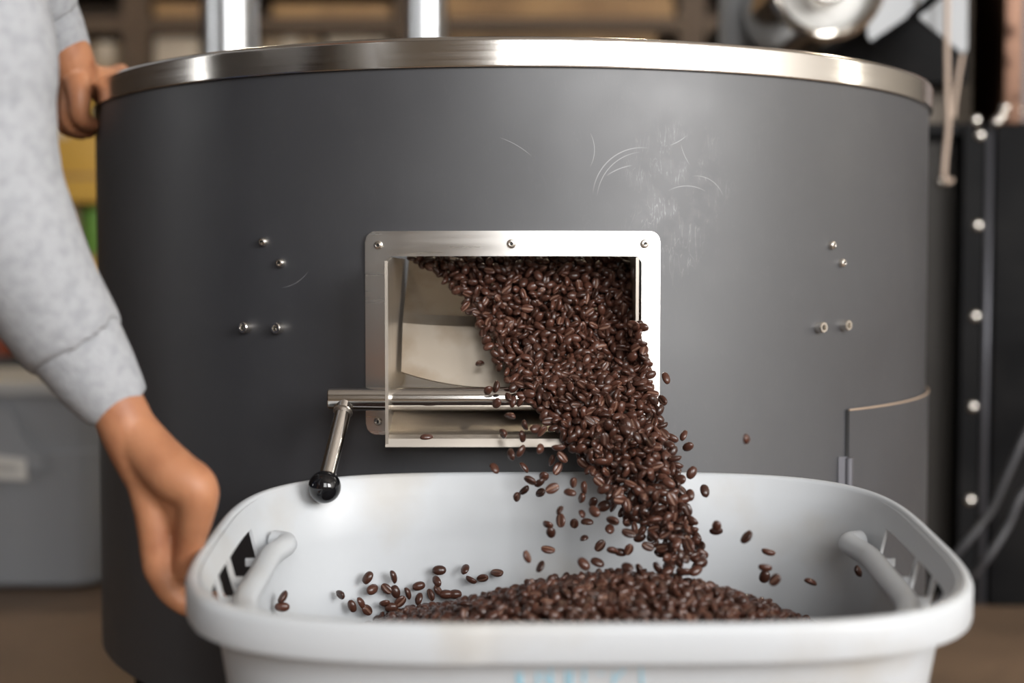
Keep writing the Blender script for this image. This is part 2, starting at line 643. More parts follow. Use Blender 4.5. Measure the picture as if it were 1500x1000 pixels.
lathe('base_plinth', [(DRUM_R - 0.04, 0), (DRUM_R - 0.04, 0.16)], (0, DRUM_Y, 0), (0, 0, 1), 'cabinet_black', cooler, 96)
lathe('tray_floor', [(DRUM_R - 0.006, 0.488), (DRUM_R - 0.006, 0.496)], (0, DRUM_Y, 0), (0, 0, 1), 'chute_steel', cooler, 96)

# hatch frame: a bent plate, open at the bottom
z_fb = P(552, 636, 1.415).z
phiL, phiR = on_drum(537, 450)[1], on_drum(965, 450)[1]
phiIL, phiIR = on_drum(568, 450)[1], on_drum(938, 450)[1]
z_ft, z_fi = P(750, 338, 1.40).z, P(750, 375, 1.40).z
cr = 0.011
cols = []


def fcol(phi, inner):
    sl, sr = (phi - phiL) * DRUM_R, (phiR - phi) * DRUM_R
    e = min(sl, sr)
    cut = cr - math.sqrt(max(0, cr * cr - (cr - e) ** 2)) if e < cr else 0
    top = z_ft - cut
    if inner:
        e2 = min(phi - phiIL, phiIR - phi) * DRUM_R
        c2 = 0.006
        lo = z_fi - (c2 - math.sqrt(max(0, c2 * c2 - (c2 - e2) ** 2)) if e2 < c2 else 0)
    else:
        cut2 = cut
        ei = min(abs(phi - phiIL), abs(phiIR - phi)) * DRUM_R
        if ei < 0.004:
            cut2 = max(cut2, 0.004 - math.sqrt(max(0, 0.004 ** 2 - (0.004 - ei) ** 2)))
        lo = z_fb + cut2
    return (phi, lo, top)


def lin(a, b, n):
    return [a + (b - a) * i / n for i in range(n + 1)]


groups = [[fcol(p, False) for p in lin(phiL, phiIL, 14)], [fcol(p, True) for p in lin(phiIL, phiIR, 60)], [fcol(p, False) for p in lin(phiIR, phiR, 14)]]
bm = bmesh.new()
allc = groups[0] + groups[1] + groups[2]
rows = []
for phi, lo, top in allc:
    rows.append([bm.verts.new(drum_pt(phi, z, R)) for R in (DRUM_R + 0.0006, DRUM_R + 0.0036) for z in (lo, top)])
for a, b in zip(rows[:-1], rows[1:]):
    for q in ((0, 1), (2, 3), (0, 2), (1, 3)):
        try:
            bm.faces.new((a[q[0]], a[q[1]], b[q[1]], b[q[0]]))
        except ValueError:
            pass
for r_ in (rows[0], rows[-1]):
    bm.faces.new((r_[0], r_[1], r_[3], r_[2]))
hatch_frame = from_bm('hatch_frame', bm, 'frame_steel', cooler, True, 30)
hatch_frame['label'] = 'brushed steel frame around the hatch opening'


def bolt(px, py, r, h, style, parent, R=DRUM_R):
    p, phi = on_drum(px, py, R)
    n = Vector((math.sin(phi), -math.cos(phi), 0))
    if style == 'button':
        prof = [(r, 0), (r, h * 0.25), (r * 0.93, h * 0.6), (r * 0.7, h * 0.92), (r * 0.46, h), (r * 0.42, h * 0.98), (r * 0.40, h * 0.3), (0, h * 0.3)]
    else:
        prof = [(r, 0), (r, h * 0.9), (r * 0.9, h), (r * 0.56, h), (r * 0.52, h * 0.96), (r * 0.5, h * 0.4), (0, h * 0.4)]
    b = lathe('bolt', prof, p - n * 0.0005, n, 'bolt_steel', parent, 20, angle=30)
    u, v, d = frame_of(n)
    hr = r * (0.36 if style == 'button' else 0.46)
    hz = h * 0.45
    vv = [p + n * (hz - 0.0005) + (u * math.cos(a) + v * math.sin(a)) * hr for a in [k * math.pi / 3 for k in range(6)]]
    sk = mk('hex_socket', vv, [tuple(range(6))], 'socket_dark')
    sk.parent = b
    return b


for px, py in ((387, 354), (412, 385), (1217, 359), (1232, 385)):
    bolt(px, py, 0.0050, 0.0055, 'button', cooler)
for px, py in ((363, 479), (410, 480), (1198, 479), (1234, 476)):
    bolt(px, py, 0.0058, 0.0095, 'cap', cooler)
for px, py in ((554, 359), (749, 357), (944, 357), (554, 617), (950, 617)):
    bolt(px, py, 0.0046, 0.0035, 'button', cooler, DRUM_R + 0.0036)

# chute under the hatch
CX0, CX1 = -0.1205, 0.125
CH_F = 1.347
zc_top, zc_bot = P(570, 377, 1.42).z, P(570, 655, CH_F).z
bm = bmesh.new()
ck = [(CH_F, zc_bot), (CH_F, zc_top - 0.004), (1.40, zc_top), (1.57, zc_top), (1.57, 0.5), (1.42, 0.47)]
for x in (CX0, CX0 + 0.003):
    bm.faces.new([bm.verts.new((x, y, z)) for y, z in ck])
va = list(bm.verts)
n = len(ck)
for i in range(n):
    bm.faces.new((va[i], va[(i + 1) % n], va[n + (i + 1) % n], va[n + i]))
from_bm('chute_cheek', bm, 'chute_steel', cooler)
box('chute_cheek', (CX1 - 0.003, 1.402, 0.47), (CX1, 1.57, zc_top), 'chute_steel', cooler)
fl = [(1.57, 0.503), (P(600, 598, 1.42).y, P(600, 598, 1.42).z), (1.356, P(600, 638, 1.356).z), (1.350, P(600, 642, 1.350).z - 0.001), (CH_F, P(600, 655, CH_F).z)]
sheet('chute_floor', [[Vector((x, y, z)) for x in (CX0, CX1)] for y, z in fl], 0.0025, 'chute_steel', cooler, False)
# door flap: curved like the drum, swung inwards
bm_rows = []
for k in range(13):
    t = k / 12
    row = []
    for i in range(25):
        u = -1 + 2 * i / 24
        x = 0.1135 * u + 0.0005
        sag = 0.013 * (1 - u * u)
        if t < 0.45:
            y, py = 1.565 + (1.475 - 1.565) * t / 0.45, 379 + (467 - 379) * t / 0.45
        else:
            y, py = 1.475 + (1.448 - 1.475) * (t - 0.45) / 0.55, 467 + (545 - 467) * (t - 0.45) / 0.55
        z = P(577, py, y).z - 0.016 * (1 - abs(u) ** 2.4) * t * t
        row.append(Vector((x, y - sag * 0.4, z)))
    bm_rows.append(row)
flap = sheet('door_flap', bm_rows, 0.003, 'flap_steel', cooler, True)
flap.data.set_sharp_from_angle(angle=R_(12))
# shaft, lever and ball knob
RODY = 1.376
rz = P(520, 584, RODY).z
xl = P(481, 584, RODY).x
lathe('door_shaft', [(0.0, 0), (0.0105, 0), (0.0115, 0.001), (0.0115, CX1 - xl - 0.001)], (xl, RODY, rz), (1, 0, 0), 'polished_steel', cooler, 32)
l0 = Vector((P(506, 590, RODY).x, RODY - 0.004, rz - 0.004))
kn = P(475.5, 713, 1.315)
dl = (kn - l0).normalized()
lever = tube('lever_arm', [l0, l0 + dl * 0.012, kn - dl * 0.008], [0.0088, 0.0080, 0.0080], 'polished_steel', cooler, 24)
lathe('weld_bead', [(0.0082, 0.007), (0.0096, 0.0092), (0.0096, 0.0105), (0.0081, 0.0125)], l0, dl, 'chute_steel', cooler, 20)
r = 0.0153
knob = lathe('ball_knob', [(max(0.0, r * math.sin(a)), -r * math.cos(a)) for a in [math.pi * k / 20 for k in range(21)]], kn, dl, 'knob_black', cooler, 32, angle=None)
knob['label'] = 'glossy black ball knob'
# access panel low on the drum
p0 = on_drum(1240, 600)[1]
zt0 = on_drum(1240, 600)[0].z
p1 = R_(100)
cols_ = lin(p0, p1, 30)
panel = sheet('access_panel', [[drum_pt(a, z, DRUM_R + 0.0022) for a in cols_] for z in (0.17, zt0)], 0.003, 'drum_paint', cooler, True)
bm = bmesh.new()
tube_bm(bm, [drum_pt(a, zt0, DRUM_R + 0.0035) for a in cols_], 0.0012, 6)
from_bm('panel_edge_highlight', bm, 'highlight_tan', cooler, True)  # tan strip paints in the highlight along the panel's top edge
bm = bmesh.new()
tube_bm(bm, [drum_pt(p0 - 0.0012, z, DRUM_R + 0.0012) for z in (0.17, zt0)], 0.0012, 6)
from_bm('panel_gap', bm, 'socket_dark', cooler, True)
hp, hphi = on_drum(1234, 690)
hz1 = on_drum(1234, 669)[0].z
lathe('hinge_knuckle', [(0.0055, -0.06), (0.0055, -0.0008), (0.0045, 0)], drum_pt(hphi + 0.004, hz1, DRUM_R + 0.006), (0, 0, 1), 'cabinet_edge', cooler, 16)
box('hinge_leaf', drum_pt(hphi - 0.016, hz1 - 0.06, DRUM_R + 0.001), drum_pt(hphi - 0.002, hz1 + 0.001, DRUM_R + 0.006), 'cabinet_edge', cooler)

# ================================================================ TUB
TW, TL, TN = 0.60, 0.43, 3.8
TILT = R_(6)
tub_c = Vector((0.05, 1.375 - TL / 2 * math.cos(TILT), ZC - 0.192 - TL / 2 * math.sin(TILT)))
TM = Matrix.Translation(tub_c) @ Matrix.Rotation(TILT, 4, 'X')


def sq(t, w, l, n=TN):
    c, s_ = math.cos(t), math.sin(t)
    return (w / 2 * math.copysign(abs(c) ** (2 / n), c), l / 2 * math.copysign(abs(s_) ** (2 / n), s_))


# even spacing round the outline
_d = [sq(2 * math.pi * k / 4000, TW, TL) for k in range(4001)]
_s = [0]
for a, b in zip(_d[:-1], _d[1:]):
    _s.append(_s[-1] + math.hypot(b[0] - a[0], b[1] - a[1]))
NU = 240
TT = []
j = 0
for k in range(NU):
    g = _s[-1] * k / NU
    while _s[j + 1] < g:
        j += 1
    TT.append(2 * math.pi * (j + (g - _s[j]) / (_s[j + 1] - _s[j])) / 4000)

TH = None
for h in [0.30 + 0.002 * k for k in range(80)]:
    lowest = min((TM @ Vector((*sq(t, TW - 0.13, TL - 0.13), -h))).z for t in TT[::6])
    if lowest < 0.001:
        break
    TH = h
LEDGE = 0.021            # the lip stands out this far from the wall


def tub_inset(z):        # full inset of the outer wall below the rim plane
    if z > -0.035:
        return 2 * (0.007 + (LEDGE - 0.007) * (-z / 0.035) ** 0.8)
    return LEDGE * 2 + (0.13 - LEDGE * 2) * min(1, (-z - 0.035) / (TH - 0.035))


tub = thing('storage_tub', TM @ Vector((0, -0.1, -TH)),
            'pale grey plastic tub catching coffee beans under the hatch', 'tub')
# wall with real grip slots on the two short sides
vz = [-0.003, -0.01, -0.017, -0.020, -0.048, -0.056, -0.09, -0.14, -0.2, -0.28, -TH + 0.02, -TH]
bm = bmesh.new()
rings = []
for z in vz:
    ring = []
    for t in TT:
        x, y = sq(t, TW - tub_inset(z) - (0.02 if z == -TH else 0), TL - tub_inset(z) - (0.02 if z == -TH else 0))
        ring.append(bm.verts.new(TM @ Vector((x, y, z))))
    rings.append(ring)
slots = [(-0.10, -0.057), (-0.051, -0.007), (-0.001, 0.043), (0.049, 0.092)]
for j in range(len(vz) - 1):
    for i in range(NU):
        k = (i + 1) % NU
        xa, ya = sq(TT[i], TW, TL)
        xb, yb = sq(TT[k], TW, TL)
        ym = (ya + yb) / 2
        if vz[j] == -0.020 and vz[j + 1] == -0.048 and abs(xa) > 0.27 and any(a - 0.001 <= ym <= b for a, b in slots):
            continue
        bm.faces.new((rings[j][i], rings[j][k], rings[j + 1][k], rings[j + 1][i]))
bm.faces.new(rings[-1])
wall = from_bm('tub_wall', bm, 'tub_plastic', tub, True, 60)
sm = wall.modifiers.new('solid', 'SOLIDIFY')
sm.thickness = 0.003
sm.offset = 0
crisp(wall, 50)
# rolled lip: swept profile (offset from the outline, height)
prof = [(0.0088, -0.004), (0.0078, -0.0012), (0.0062, 0), (0.0032, 0.0), (0.0012, -0.0012), (0.0, -0.004), (-0.0003, -0.0045), (-0.0008, -0.0255), (-0.0004, -0.027), (0.002, -0.027), (0.0028, -0.007), (0.0045, -0.0045)]
bm = bmesh.new()
rg = []
for t in TT:
    ring = []
    for o_, z in prof:
        x, y = sq(t, TW - 2 * o_, TL - 2 * o_)
        # a small moulded step in the front lip
        if y < -0.15 and -0.5 < x < -0.072 + 0.0 and o_ < 0.004:
            y -= 0.0016
        ring.append(bm.verts.new(TM @ Vector((x, y, z))))
    rg.append(ring)
m_ = len(prof)
for i in range(NU):
    a, b = rg[i], rg[(i + 1) % NU]
    for k in range(m_):
        bm.faces.new((a[k], a[(k + 1) % m_], b[(k + 1) % m_], b[k]))
from_bm('tub_lip', bm, 'tub_plastic', tub, True, 60)
# grip bars and ribs on the short sides
for sgn in (-1, 1):
    xi = TW / 2 - tub_inset(-0.04) / 2
    pts = [(-0.108, -0.004), (-0.098, 0.013), (-0.06, 0.017), (0, 0.018), (0.06, 0.017), (0.098, 0.013), (0.108, -0.004)]
    path = catmull([TM @ Vector((sgn * (xi - (0.0 if abs(y) < 0.09 else 0.004) - off - 0.03 * (abs(y) / 0.11) ** 4 * 0.5), y, -0.038)) for y, off in pts], 6)
    g = tube('grip_bar', path, 0.0098, 'tub_plastic', tub, 14)
    for y in (-0.054, -0.004, 0.046):
        bm = bmesh.new()
        bm_box(bm, (-0.009, -0.0007, -0.004), (0.009, 0.0007, 0.003))
        bmesh.ops.transform(bm, matrix=TM @ Matrix.Translation((sgn * (xi - 0.0085), y, -0.038)), verts=bm.verts)
        from_bm('grip_rib', bm, 'tub_plastic', tub)
# faded marker writing on the front wall, only smears are left
marks = [[(757, 976), (759, 1002)], [(764, 976), (763, 1002)], [(786, 976), (788, 1002)], [(788, 976), (806, 1000)], [(806, 972), (808, 1002)], [(828, 984), (836, 984)],
         [(829, 978), (830, 1002)], [(837, 980), (836, 1002)], [(856, 972), (855, 1000)], [(876, 984), (884, 984)], [(900, 976), (898, 1002)], [(900, 974), (914, 980)], [(914, 980), (902, 992)],
         [(938, 972), (940, 1002)]]
bm = bmesh.new()
TMi = TM.inverted()
for a, b in marks:
    pl = []
    for q in (a, b):
        d = ray(*q)
        # march to the front wall
        best = None
        for k in range(700, 1100):
            w = Vector((d.x, d.y, d.z)) * (k / 1000 / d.y) + Vector((0, 0, ZC))
            l = TMi @ w
            if l.z < -0.005:
                ins = tub_inset(l.z)
                if abs(2 * l.x / (TW - ins)) ** TN + abs(2 * l.y / (TL - ins)) ** TN < 1.0:
                    best = w - Vector((0, 0.0020, 0))
                    break
        pl.append(best)
    if pl[0] and pl[1]:
        tube_bm(bm, pl, 0.0011, 6)
wr = from_bm('marker_writing', bm, 'marker_blue', tub)
wr['label'] = 'faded pale blue marker strokes'

# ================================================================ BEANS


def bean_geo(seg, rings, seed=0):
    rr = random.Random(seed)
    vs, fs, mi = [], [], []
    # a narrow crease on the flat side, even steps elsewhere
    angs = [R_(-90)] + [R_(-77 + 334 * k / (seg - 2)) for k in range(seg - 1)]
    for j in range(rings + 1):
        th = math.pi * j / rings
        cx = -math.cos(th)
        s_ = math.sin(th) ** 0.85
        for i in range(seg):
            a = angs[i]
            y, z = math.cos(a) * s_, math.sin(a) * s_
            if z < 0:
                z *= 0.45
            if i in (0, 1, seg - 1):
                y += 0.07 * math.sin(cx * 2.8) * s_
            if i == 0:
                z = z + 0.30 * s_
            vs.append((cx * 0.0062, y * 0.0045, z * 0.0039))
    for j in range(rings):
        for i in range(seg):
            k = (i + 1) % seg
            fs.append((j * seg + i, j * seg + k, (j + 1) * seg + k, (j + 1) * seg + i))
            mi.append(1 if (i == 0 or i == seg - 1) and 0 < j < rings - 1 else 0)
    return np.array(vs), fs, mi


def bean_mesh(name, seg, rings):
    v, f, mi = bean_geo(seg, rings)
    bm = bmesh.new()
    bv = [bm.verts.new(x) for x in v]
    for q, k in zip(f, mi):
        try:
            fc = bm.faces.new([bv[i] for i in q])
            fc.material_index = k
            fc.smooth = True
        except ValueError:
            pass
    bmesh.ops.remove_doubles(bm, verts=bm.verts, dist=1e-7)
    me = bpy.data.meshes.new(name)
    bm.to_mesh(me)
    bm.free()
    me.materials.append(MATS['bean_brown'])
    me.materials.append(MATS['bean_crease'])
    return me


BEAN = bean_mesh('coffee_bean', 18, 12)
beans_made = []


def rand_quat(rr):
    u1, u2, u3 = rr.random(), rr.random(), rr.random()
    return Quaternion((math.sqrt(1 - u1) * math.sin(2 * math.pi * u2), math.sqrt(1 - u1) * math.cos(2 * math.pi * u2),
                       math.sqrt(u1) * math.sin(2 * math.pi * u3), math.sqrt(u1) * math.cos(2 * math.pi * u3)))


def bean(p, q, sc, label, group):
    o = bpy.data.objects.new('coffee_bean', BEAN)
    o.location = p
    o.rotation_mode = 'QUATERNION'
    o.rotation_quaternion = q
    o.scale = (sc, sc * rnd.uniform(0.92, 1.05), sc * rnd.uniform(0.92, 1.08))
    col.objects.link(o)
    tag(o, label, 'coffee bean', group)
    beans_made.append(o)
    return o


def bean_stuff(name, items, label, extra=None):
    """one mesh of many beans; items = [(point, quaternion, scale)]"""
    v0, f0, m0 = bean_geo(12, 8)
    f0 = np.array(f0)
    nv, nf = len(v0), len(f0)
    V = np.zeros((len(items) * nv, 3))
    Fq = np.zeros((len(items) * nf, 4), dtype=np.int32)
    for i, (p, q, sc) in enumerate(items):
        M = np.array(q.to_matrix())
        V[i * nv:(i + 1) * nv] = (v0 * sc) @ M.T + np.array(p)
        Fq[i * nf:(i + 1) * nf] = f0 + i * nv
    shade = np.repeat(nrg.random(len(items)), nv)
    mi = np.tile(np.array(m0, dtype=np.int32), len(items))
    if extra:
        ev, ef = extra
        Fq = np.vstack([Fq, np.array(ef, dtype=np.int32) + len(V)])
        V = np.vstack([V, np.array(ev)])
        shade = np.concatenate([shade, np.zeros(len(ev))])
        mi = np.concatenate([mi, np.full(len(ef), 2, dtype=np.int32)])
    me = bpy.data.meshes.new(name)
    me.vertices.add(len(V))
    me.vertices.foreach_set('co', V.ravel())
    me.loops.add(Fq.size)
    me.loops.foreach_set('vertex_index', Fq.ravel())
    me.polygons.add(len(Fq))
    me.polygons.foreach_set('loop_start', np.arange(0, Fq.size, 4, dtype=np.int32))
    me.update(calc_edges=True)
    for k in ('bean_brown', 'bean_crease', 'heap_dark'):
        me.materials.append(MATS[k])
    me.polygons.foreach_set('material_index', mi)
    me.polygons.foreach_set('use_smooth', np.ones(len(Fq), dtype=bool))
    at = me.attributes.new('shade', 'FLOAT', 'POINT')
    at.data.foreach_set('value', shade)
    me.update()
    o = bpy.data.objects.new(name, me)
    col.objects.link(o)
    return tag(o, label, 'coffee beans', kind='stuff')


def interp(x, tab):
    if x <= tab[0][0]:
        return tab[0][1]
    for (a, va), (b, vb) in zip(tab[:-1], tab[1:]):
        if x <= b:
            return va + (vb - va) * (x - a) / (b - a)
    return tab[-1][1]


EDGE_L = [(377, 600), (400, 640), (440, 684), (480, 706), (520, 724), (560, 748), (600, 786), (640, 826), (680, 856), (720, 890), (760, 915), (790, 952), (835, 978)]
EDGE_R = [(377, 927), (400, 931), (440, 935), (480, 943), (520, 949), (560, 955), (600, 962), (640, 976), (680, 992), (720, 1000), (760, 1010), (790, 1025), (835, 1036)]
SURF_Y = [(377, 1.475), (480, 1.435), (530, 1.405), (562, 1.362), (600, 1.345), (640, 1.322), (700, 1.295), (760, 1.265), (835, 1.235)]


def surf_depth(px, py):
    y = interp(py, SURF_Y)
    l, r_ = interp(py, EDGE_L), interp(py, EDGE_R)
    t = (px - l) / max(1, r_ - l)
    y -= 0.012 * math.sin(math.pi * max(0, min(1, t)))
    if px > 926 and py > 470:
        y = min(y, 1.388)
    return y


stream = []          # (point, px, py, layer)
for layer in range(4):
    grid = {}
    tries = 14000
    dmin = 9.2
    for _ in range(tries):
        py = rnd.uniform(377, 838)
        l, r_ = interp(py, EDGE_L), interp(py, EDGE_R)
        if py < 650:
            px = rnd.uniform(l - 3, r_)
        else:
            px = l + (r_ - l) * min(1, max(0, rnd.gauss(0.55, 0.31)))
        if py > 700 and layer > 1:
            continue
        if py > 650 and rnd.random() > max(0.05, 1 - (py - 650) / 185) ** (1.0 if py < 700 else 1.6) * (1 if layer < 3 else 0.3):
            continue
        if layer and (px < l + 7 or px > r_ - 5):
            continue
        key = (int(px // dmin), int(py // dmin))
        ok = True
        for dx in (-1, 0, 1):
            for dy in (-1, 0, 1):
                for (qx, qy) in grid.get((key[0] + dx, key[1] + dy), ()):
                    if (qx - px) ** 2 + (qy - py) ** 2 < dmin * dmin:
                        ok = False
        if not ok:
            continue
        grid.setdefault(key, []).append((px, py))
        Y = surf_depth(px, py) + layer * 0.0065 + rnd.uniform(-0.003, 0.003)
        if py > 640:
            Y += rnd.uniform(-0.02, 0.02)
        stream.append((P(px, py, Y), px, py, layer))

AIR = [(724, 686), (767, 685), (750, 665), (762, 660), (797, 697), (809, 715), (776, 704), (790, 706), (767, 717), (758, 728), (791, 721), (841, 707), (835, 722),
       (857, 714), (851, 729), (869, 735), (871, 749), (885, 741), (899, 743), (897, 763), (841, 767), (852, 753), (860, 765), (856, 789), (879, 799),
       (897, 807), (909, 809), (921, 805), (949, 800), (921, 780), (937, 787), (855, 826), (875, 824), (803, 804), (773, 815), (821, 748), (821, 762), (803, 767),
       (807, 779), (791, 829), (919, 831), (936, 835), (964, 831), (981, 828), (1011, 725), (1032, 719), (1013, 692), (991, 683), (1049, 777), (1015, 761), (817, 686),
       (1092, 643), (1002, 638), (1008, 654), (1050, 770), (1093, 786), (1126, 807), (1121, 830), (1120, 844), (1135, 849), (1187, 853), (1258, 836),
       (975, 554), (970, 586), (985, 641), (966, 600), (736, 635), (764, 639), (747, 610), (770, 622), (784, 628), (794, 632), (807, 674), (790, 657),
       (824, 669), (818, 654), (984, 808), (1027, 819), (869, 690), (884, 716), (905, 724), (893, 775)]
LIPPED = [(703, 533), (715, 571), (726, 566), (728, 590), (746, 581), (752, 588), (764, 588), (682, 449), (703, 474), (930, 400)]
LEFTB = [(415, 871), (415, 886), (499, 869), (517, 885), (529, 881), (540, 844), (546, 861), (567, 860), (576, 843), (580, 864), (597, 867), (614, 856),
         (615, 875), (631, 869), (644, 833), (641, 849), (643, 862), (654, 868), (667, 868), (682, 832), (691, 846), (707, 845), (728, 836), (587, 879), (564, 880), (539, 891), (574, 887)]
rb_ = random.Random(21)
for px, py in AIR:
    Y = interp(py, SURF_Y) - 0.005 + rb_.uniform(-0.025, 0.02)
    if px > 1040:
        Y = 1.22 + rb_.uniform(-0.03, 0.03)
    bean(P(px, py, Y), rand_quat(rb_), rb_.uniform(0.92, 1.08), 'roasted coffee bean flying loose in mid-air beside the pouring stream', 'coffee beans flying loose')
for px, py in LIPPED:
    Y = {True: 1.352, False: 1.43}[py > 560]
    if px == 930:
        Y = 1.415
    bean(P(px, py, Y), rand_quat(rb_), 1.0, 'roasted coffee bean tumbling at the thin edge of the flow inside the hatch', 'coffee beans at the edge of the hatch flow')
bean(P(625, 643.5, 1.3515) + Vector((0, 0, 0.0015)), Quaternion((0, 0, 1), 0.3), 1.05, 'single coffee bean lying alone on the steel chute lip', 'coffee bean on the chute lip')

# heap in the tub
HB = 0.322


def heap_z(x, y):
    g = 0.051 * math.exp(-((x - 0.125) / 0.155) ** 2 - ((y - 1.20) / 0.13) ** 2)
    g += 0.022 * math.exp(-((x - 0.0) / 0.16) ** 2 - ((y - 1.22) / 0.10) ** 2)
    return HB - 0.036 + g - 0.03 * max(0, (-x - 0.10)) / 0.1 - 0.02 * max(0, x - 0.22) / 0.1


def in_tub(x, y, marg):
    l = TMi @ Vector((x, y, heap_z(x, y)))
    ins = tub_inset(l.z) + 2 * marg
    return abs(2 * l.x / (TW - ins)) ** TN + abs(2 * l.y / (TL - ins)) ** TN < 1


heap = []
for layer in range(2):
    grid = {}
    dm = 0.0068
    for _ in range(30000):
        x, y = rnd.uniform(-0.25, 0.33), rnd.uniform(0.95, 1.37)
        if not in_tub(x, y, 0.008):
            continue
        key = (int(x // dm), int(y // dm))
        if any((qx - x) ** 2 + (qy - y) ** 2 < dm * dm for dx in (-1, 0, 1) for dy in (-1, 0, 1) for (qx, qy) in grid.get((key[0] + dx, key[1] + dy), ())):
            continue
        grid.setdefault(key, []).append((x, y))
        heap.append((Vector((x, y, heap_z(x, y) + 0.0035 - layer * 0.005 + rnd.uniform(-0.002, 0.0025))), rand_quat(rnd), rnd.uniform(0.92, 1.1)))
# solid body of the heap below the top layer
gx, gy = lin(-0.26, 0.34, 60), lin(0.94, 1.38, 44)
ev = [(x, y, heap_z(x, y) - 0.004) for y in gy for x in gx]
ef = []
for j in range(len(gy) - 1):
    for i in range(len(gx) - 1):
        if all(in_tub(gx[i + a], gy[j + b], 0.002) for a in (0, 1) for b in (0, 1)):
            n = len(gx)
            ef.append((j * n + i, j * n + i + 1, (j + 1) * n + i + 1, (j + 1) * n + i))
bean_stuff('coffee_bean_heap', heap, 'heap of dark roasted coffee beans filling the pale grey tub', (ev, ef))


def heap_hit(px, py):
    """first point of the line of sight that lies on the heap or back wall"""
    d = ray(px, py)
    for k in range(940, 1400):
        w = d * (k / 1000 / d.y) + Vector((0, 0, ZC))
        if w.z < heap_z(w.x, w.y) + 0.004 and w.y > 1.0:
            return w
        if w.y > 1.15 and not in_tub(w.x, w.y, 0.006):
            return w
    return P(px, py, 1.3)


for px, py in LEFTB:
    w = heap_hit(px, py)
    w.y -= 0.006
    q = Quaternion((1, 0, 0), R_(90 + rb_.uniform(-30, 30))) if rb_.random() < 0.3 else rand_quat(rb_)
    bean(w, q, rb_.uniform(0.98, 1.12), 'dark roasted coffee bean bouncing up where the heap thins against the tub wall', 'coffee beans bouncing at the thin end of the heap')

# the stream: the frontmost ones are single beans, the rest one mass
left = 298 - len(beans_made)
order = sorted([s_ for s_ in stream if s_[3] == 0], key=lambda s_: s_[0].y)
single = set(id(s_) for s_ in order[:left])
rest = []
for s_ in stream:
    q = rand_quat(rnd)
    sc = rnd.uniform(0.92, 1.1)
    if id(s_) in single:
        bean(s_[0], q, sc, 'glossy roasted coffee bean on the front of the dense pouring stream', 'coffee beans on the front of the stream')
    else:
        rest.append((s_[0], q, sc))
bean_stuff('coffee_bean_stream', rest, 'dense stream of roasted coffee beans pouring out of the hatch')

# ================================================================ PERSON


def limb(bm, nodes, ends=(True, True), seg=20):
    """tapered round limb through nodes [(point, radius)] with round or flat ends"""
    pts = [Vector(p) for p, _ in nodes]
    rads = [r_ for _, r_ in nodes]
    P2, R2 = [], []
    n = len(pts)
    for i in range(n - 1):
        for k in range(6):
            t = k / 6
            a, b = pts[max(i - 1, 0)], pts[i]
            c, d = pts[i + 1], pts[min(i + 2, n - 1)]
            P2.append(0.5 * ((2 * b) + (c - a) * t + (2 * a - 5 * b + 4 * c - d) * t * t + (3 * b - a - 3 * c + d) * t ** 3))
            R2.append(rads[i] + (rads[i + 1] - rads[i]) * t)
    P2.append(pts[-1])
    R2.append(rads[-1])

    def cap(p, dirn, r_):
        return [(p + dirn * r_ * math.sin(a), max(0.0005, r_ * math.cos(a))) for a in (0.45, 0.9, 1.25, 1.5)]
    d0 = (P2[0] - P2[1]).normalized()
    d1 = (P2[-1] - P2[-2]).normalized()
    full = list(zip(P2, R2))
    if ends[0]:
        full = cap(P2[0], d0, R2[0])[::-1] + full
    if ends[1]:
        full = full + cap(P2[-1], d1, R2[-1])
    tube_bm(bm, [p for p, _ in full], [r_ for _, r_ in full], seg)


def ball(bm, c, r_, sc=(1, 1, 1)):
    bmesh.ops.create_uvsphere(bm, u_segments=16, v_segments=10, radius=r_, matrix=Matrix.Translation(c) @ Matrix.Diagonal((*sc, 1)))


def organic(name, bm, m, parent, voxel, smooth_it):
    o = from_bm(name, bm, m, parent, True)
    rm = o.modifiers.new('skin', 'REMESH')
    rm.mode = 'VOXEL'
    rm.voxel_size = voxel
    rm.use_smooth_shade = True
    if smooth_it:
        s_ = o.modifiers.new('soft', 'SMOOTH')
        s_.factor = 0.5
        s_.iterations = smooth_it
    return o


person = thing('person', (-0.95, 1.25, 0), 'person in a light grey sweatshirt leaning over, one hand holding the tub', 'person')
V = Vector
SH_R, SH_L = V((-0.47, 1.07, 1.02)), V((-0.60, 1.43, 1.06))
EL_R = P(-42, 262, 1.08)
WR = P(166, 588, 1.145)
# --- body
bm = bmesh.new()
pel, chest, neck, head = V((-0.98, 1.25, 0.84)), V((-0.66, 1.25, 1.02)), V((-0.50, 1.25, 1.13)), V((-0.42, 1.25, 1.25))
limb(bm, [(pel, 0.12), (V((-0.82, 1.25, 0.92)), 0.11), (chest, 0.125), (V((-0.55, 1.25, 1.09)), 0.07), (neck, 0.055), (head, 0.06)])
ball(bm, head, 0.1, (0.95, 0.76, 1.15))
ball(bm, head + V((0.03, 0, -0.06)), 0.065, (1, 0.85, 0.9))
limb(bm, [(head + V((0.088, 0, 0.01)), 0.008), (head + V((0.108, 0, -0.02)), 0.012)])
for sy in (-1, 1):
    ball(bm, head + V((-0.005, 0.078 * sy, -0.005)), 0.028, (0.7, 0.35, 1.1))
for sy in (-1, 1):
    limb(bm, [(pel + V((0, 0.09 * sy, -0.02)), 0.085), (V((-0.80, 1.25 + 0.13 * sy, 0.46)), 0.055), (V((-0.98, 1.25 + 0.14 * sy, 0.10)), 0.04)])
    limb(bm, [(V((-1.0, 1.25 + 0.14 * sy, 0.05)), 0.036), (V((-0.86, 1.25 + 0.15 * sy, 0.04)), 0.03)])
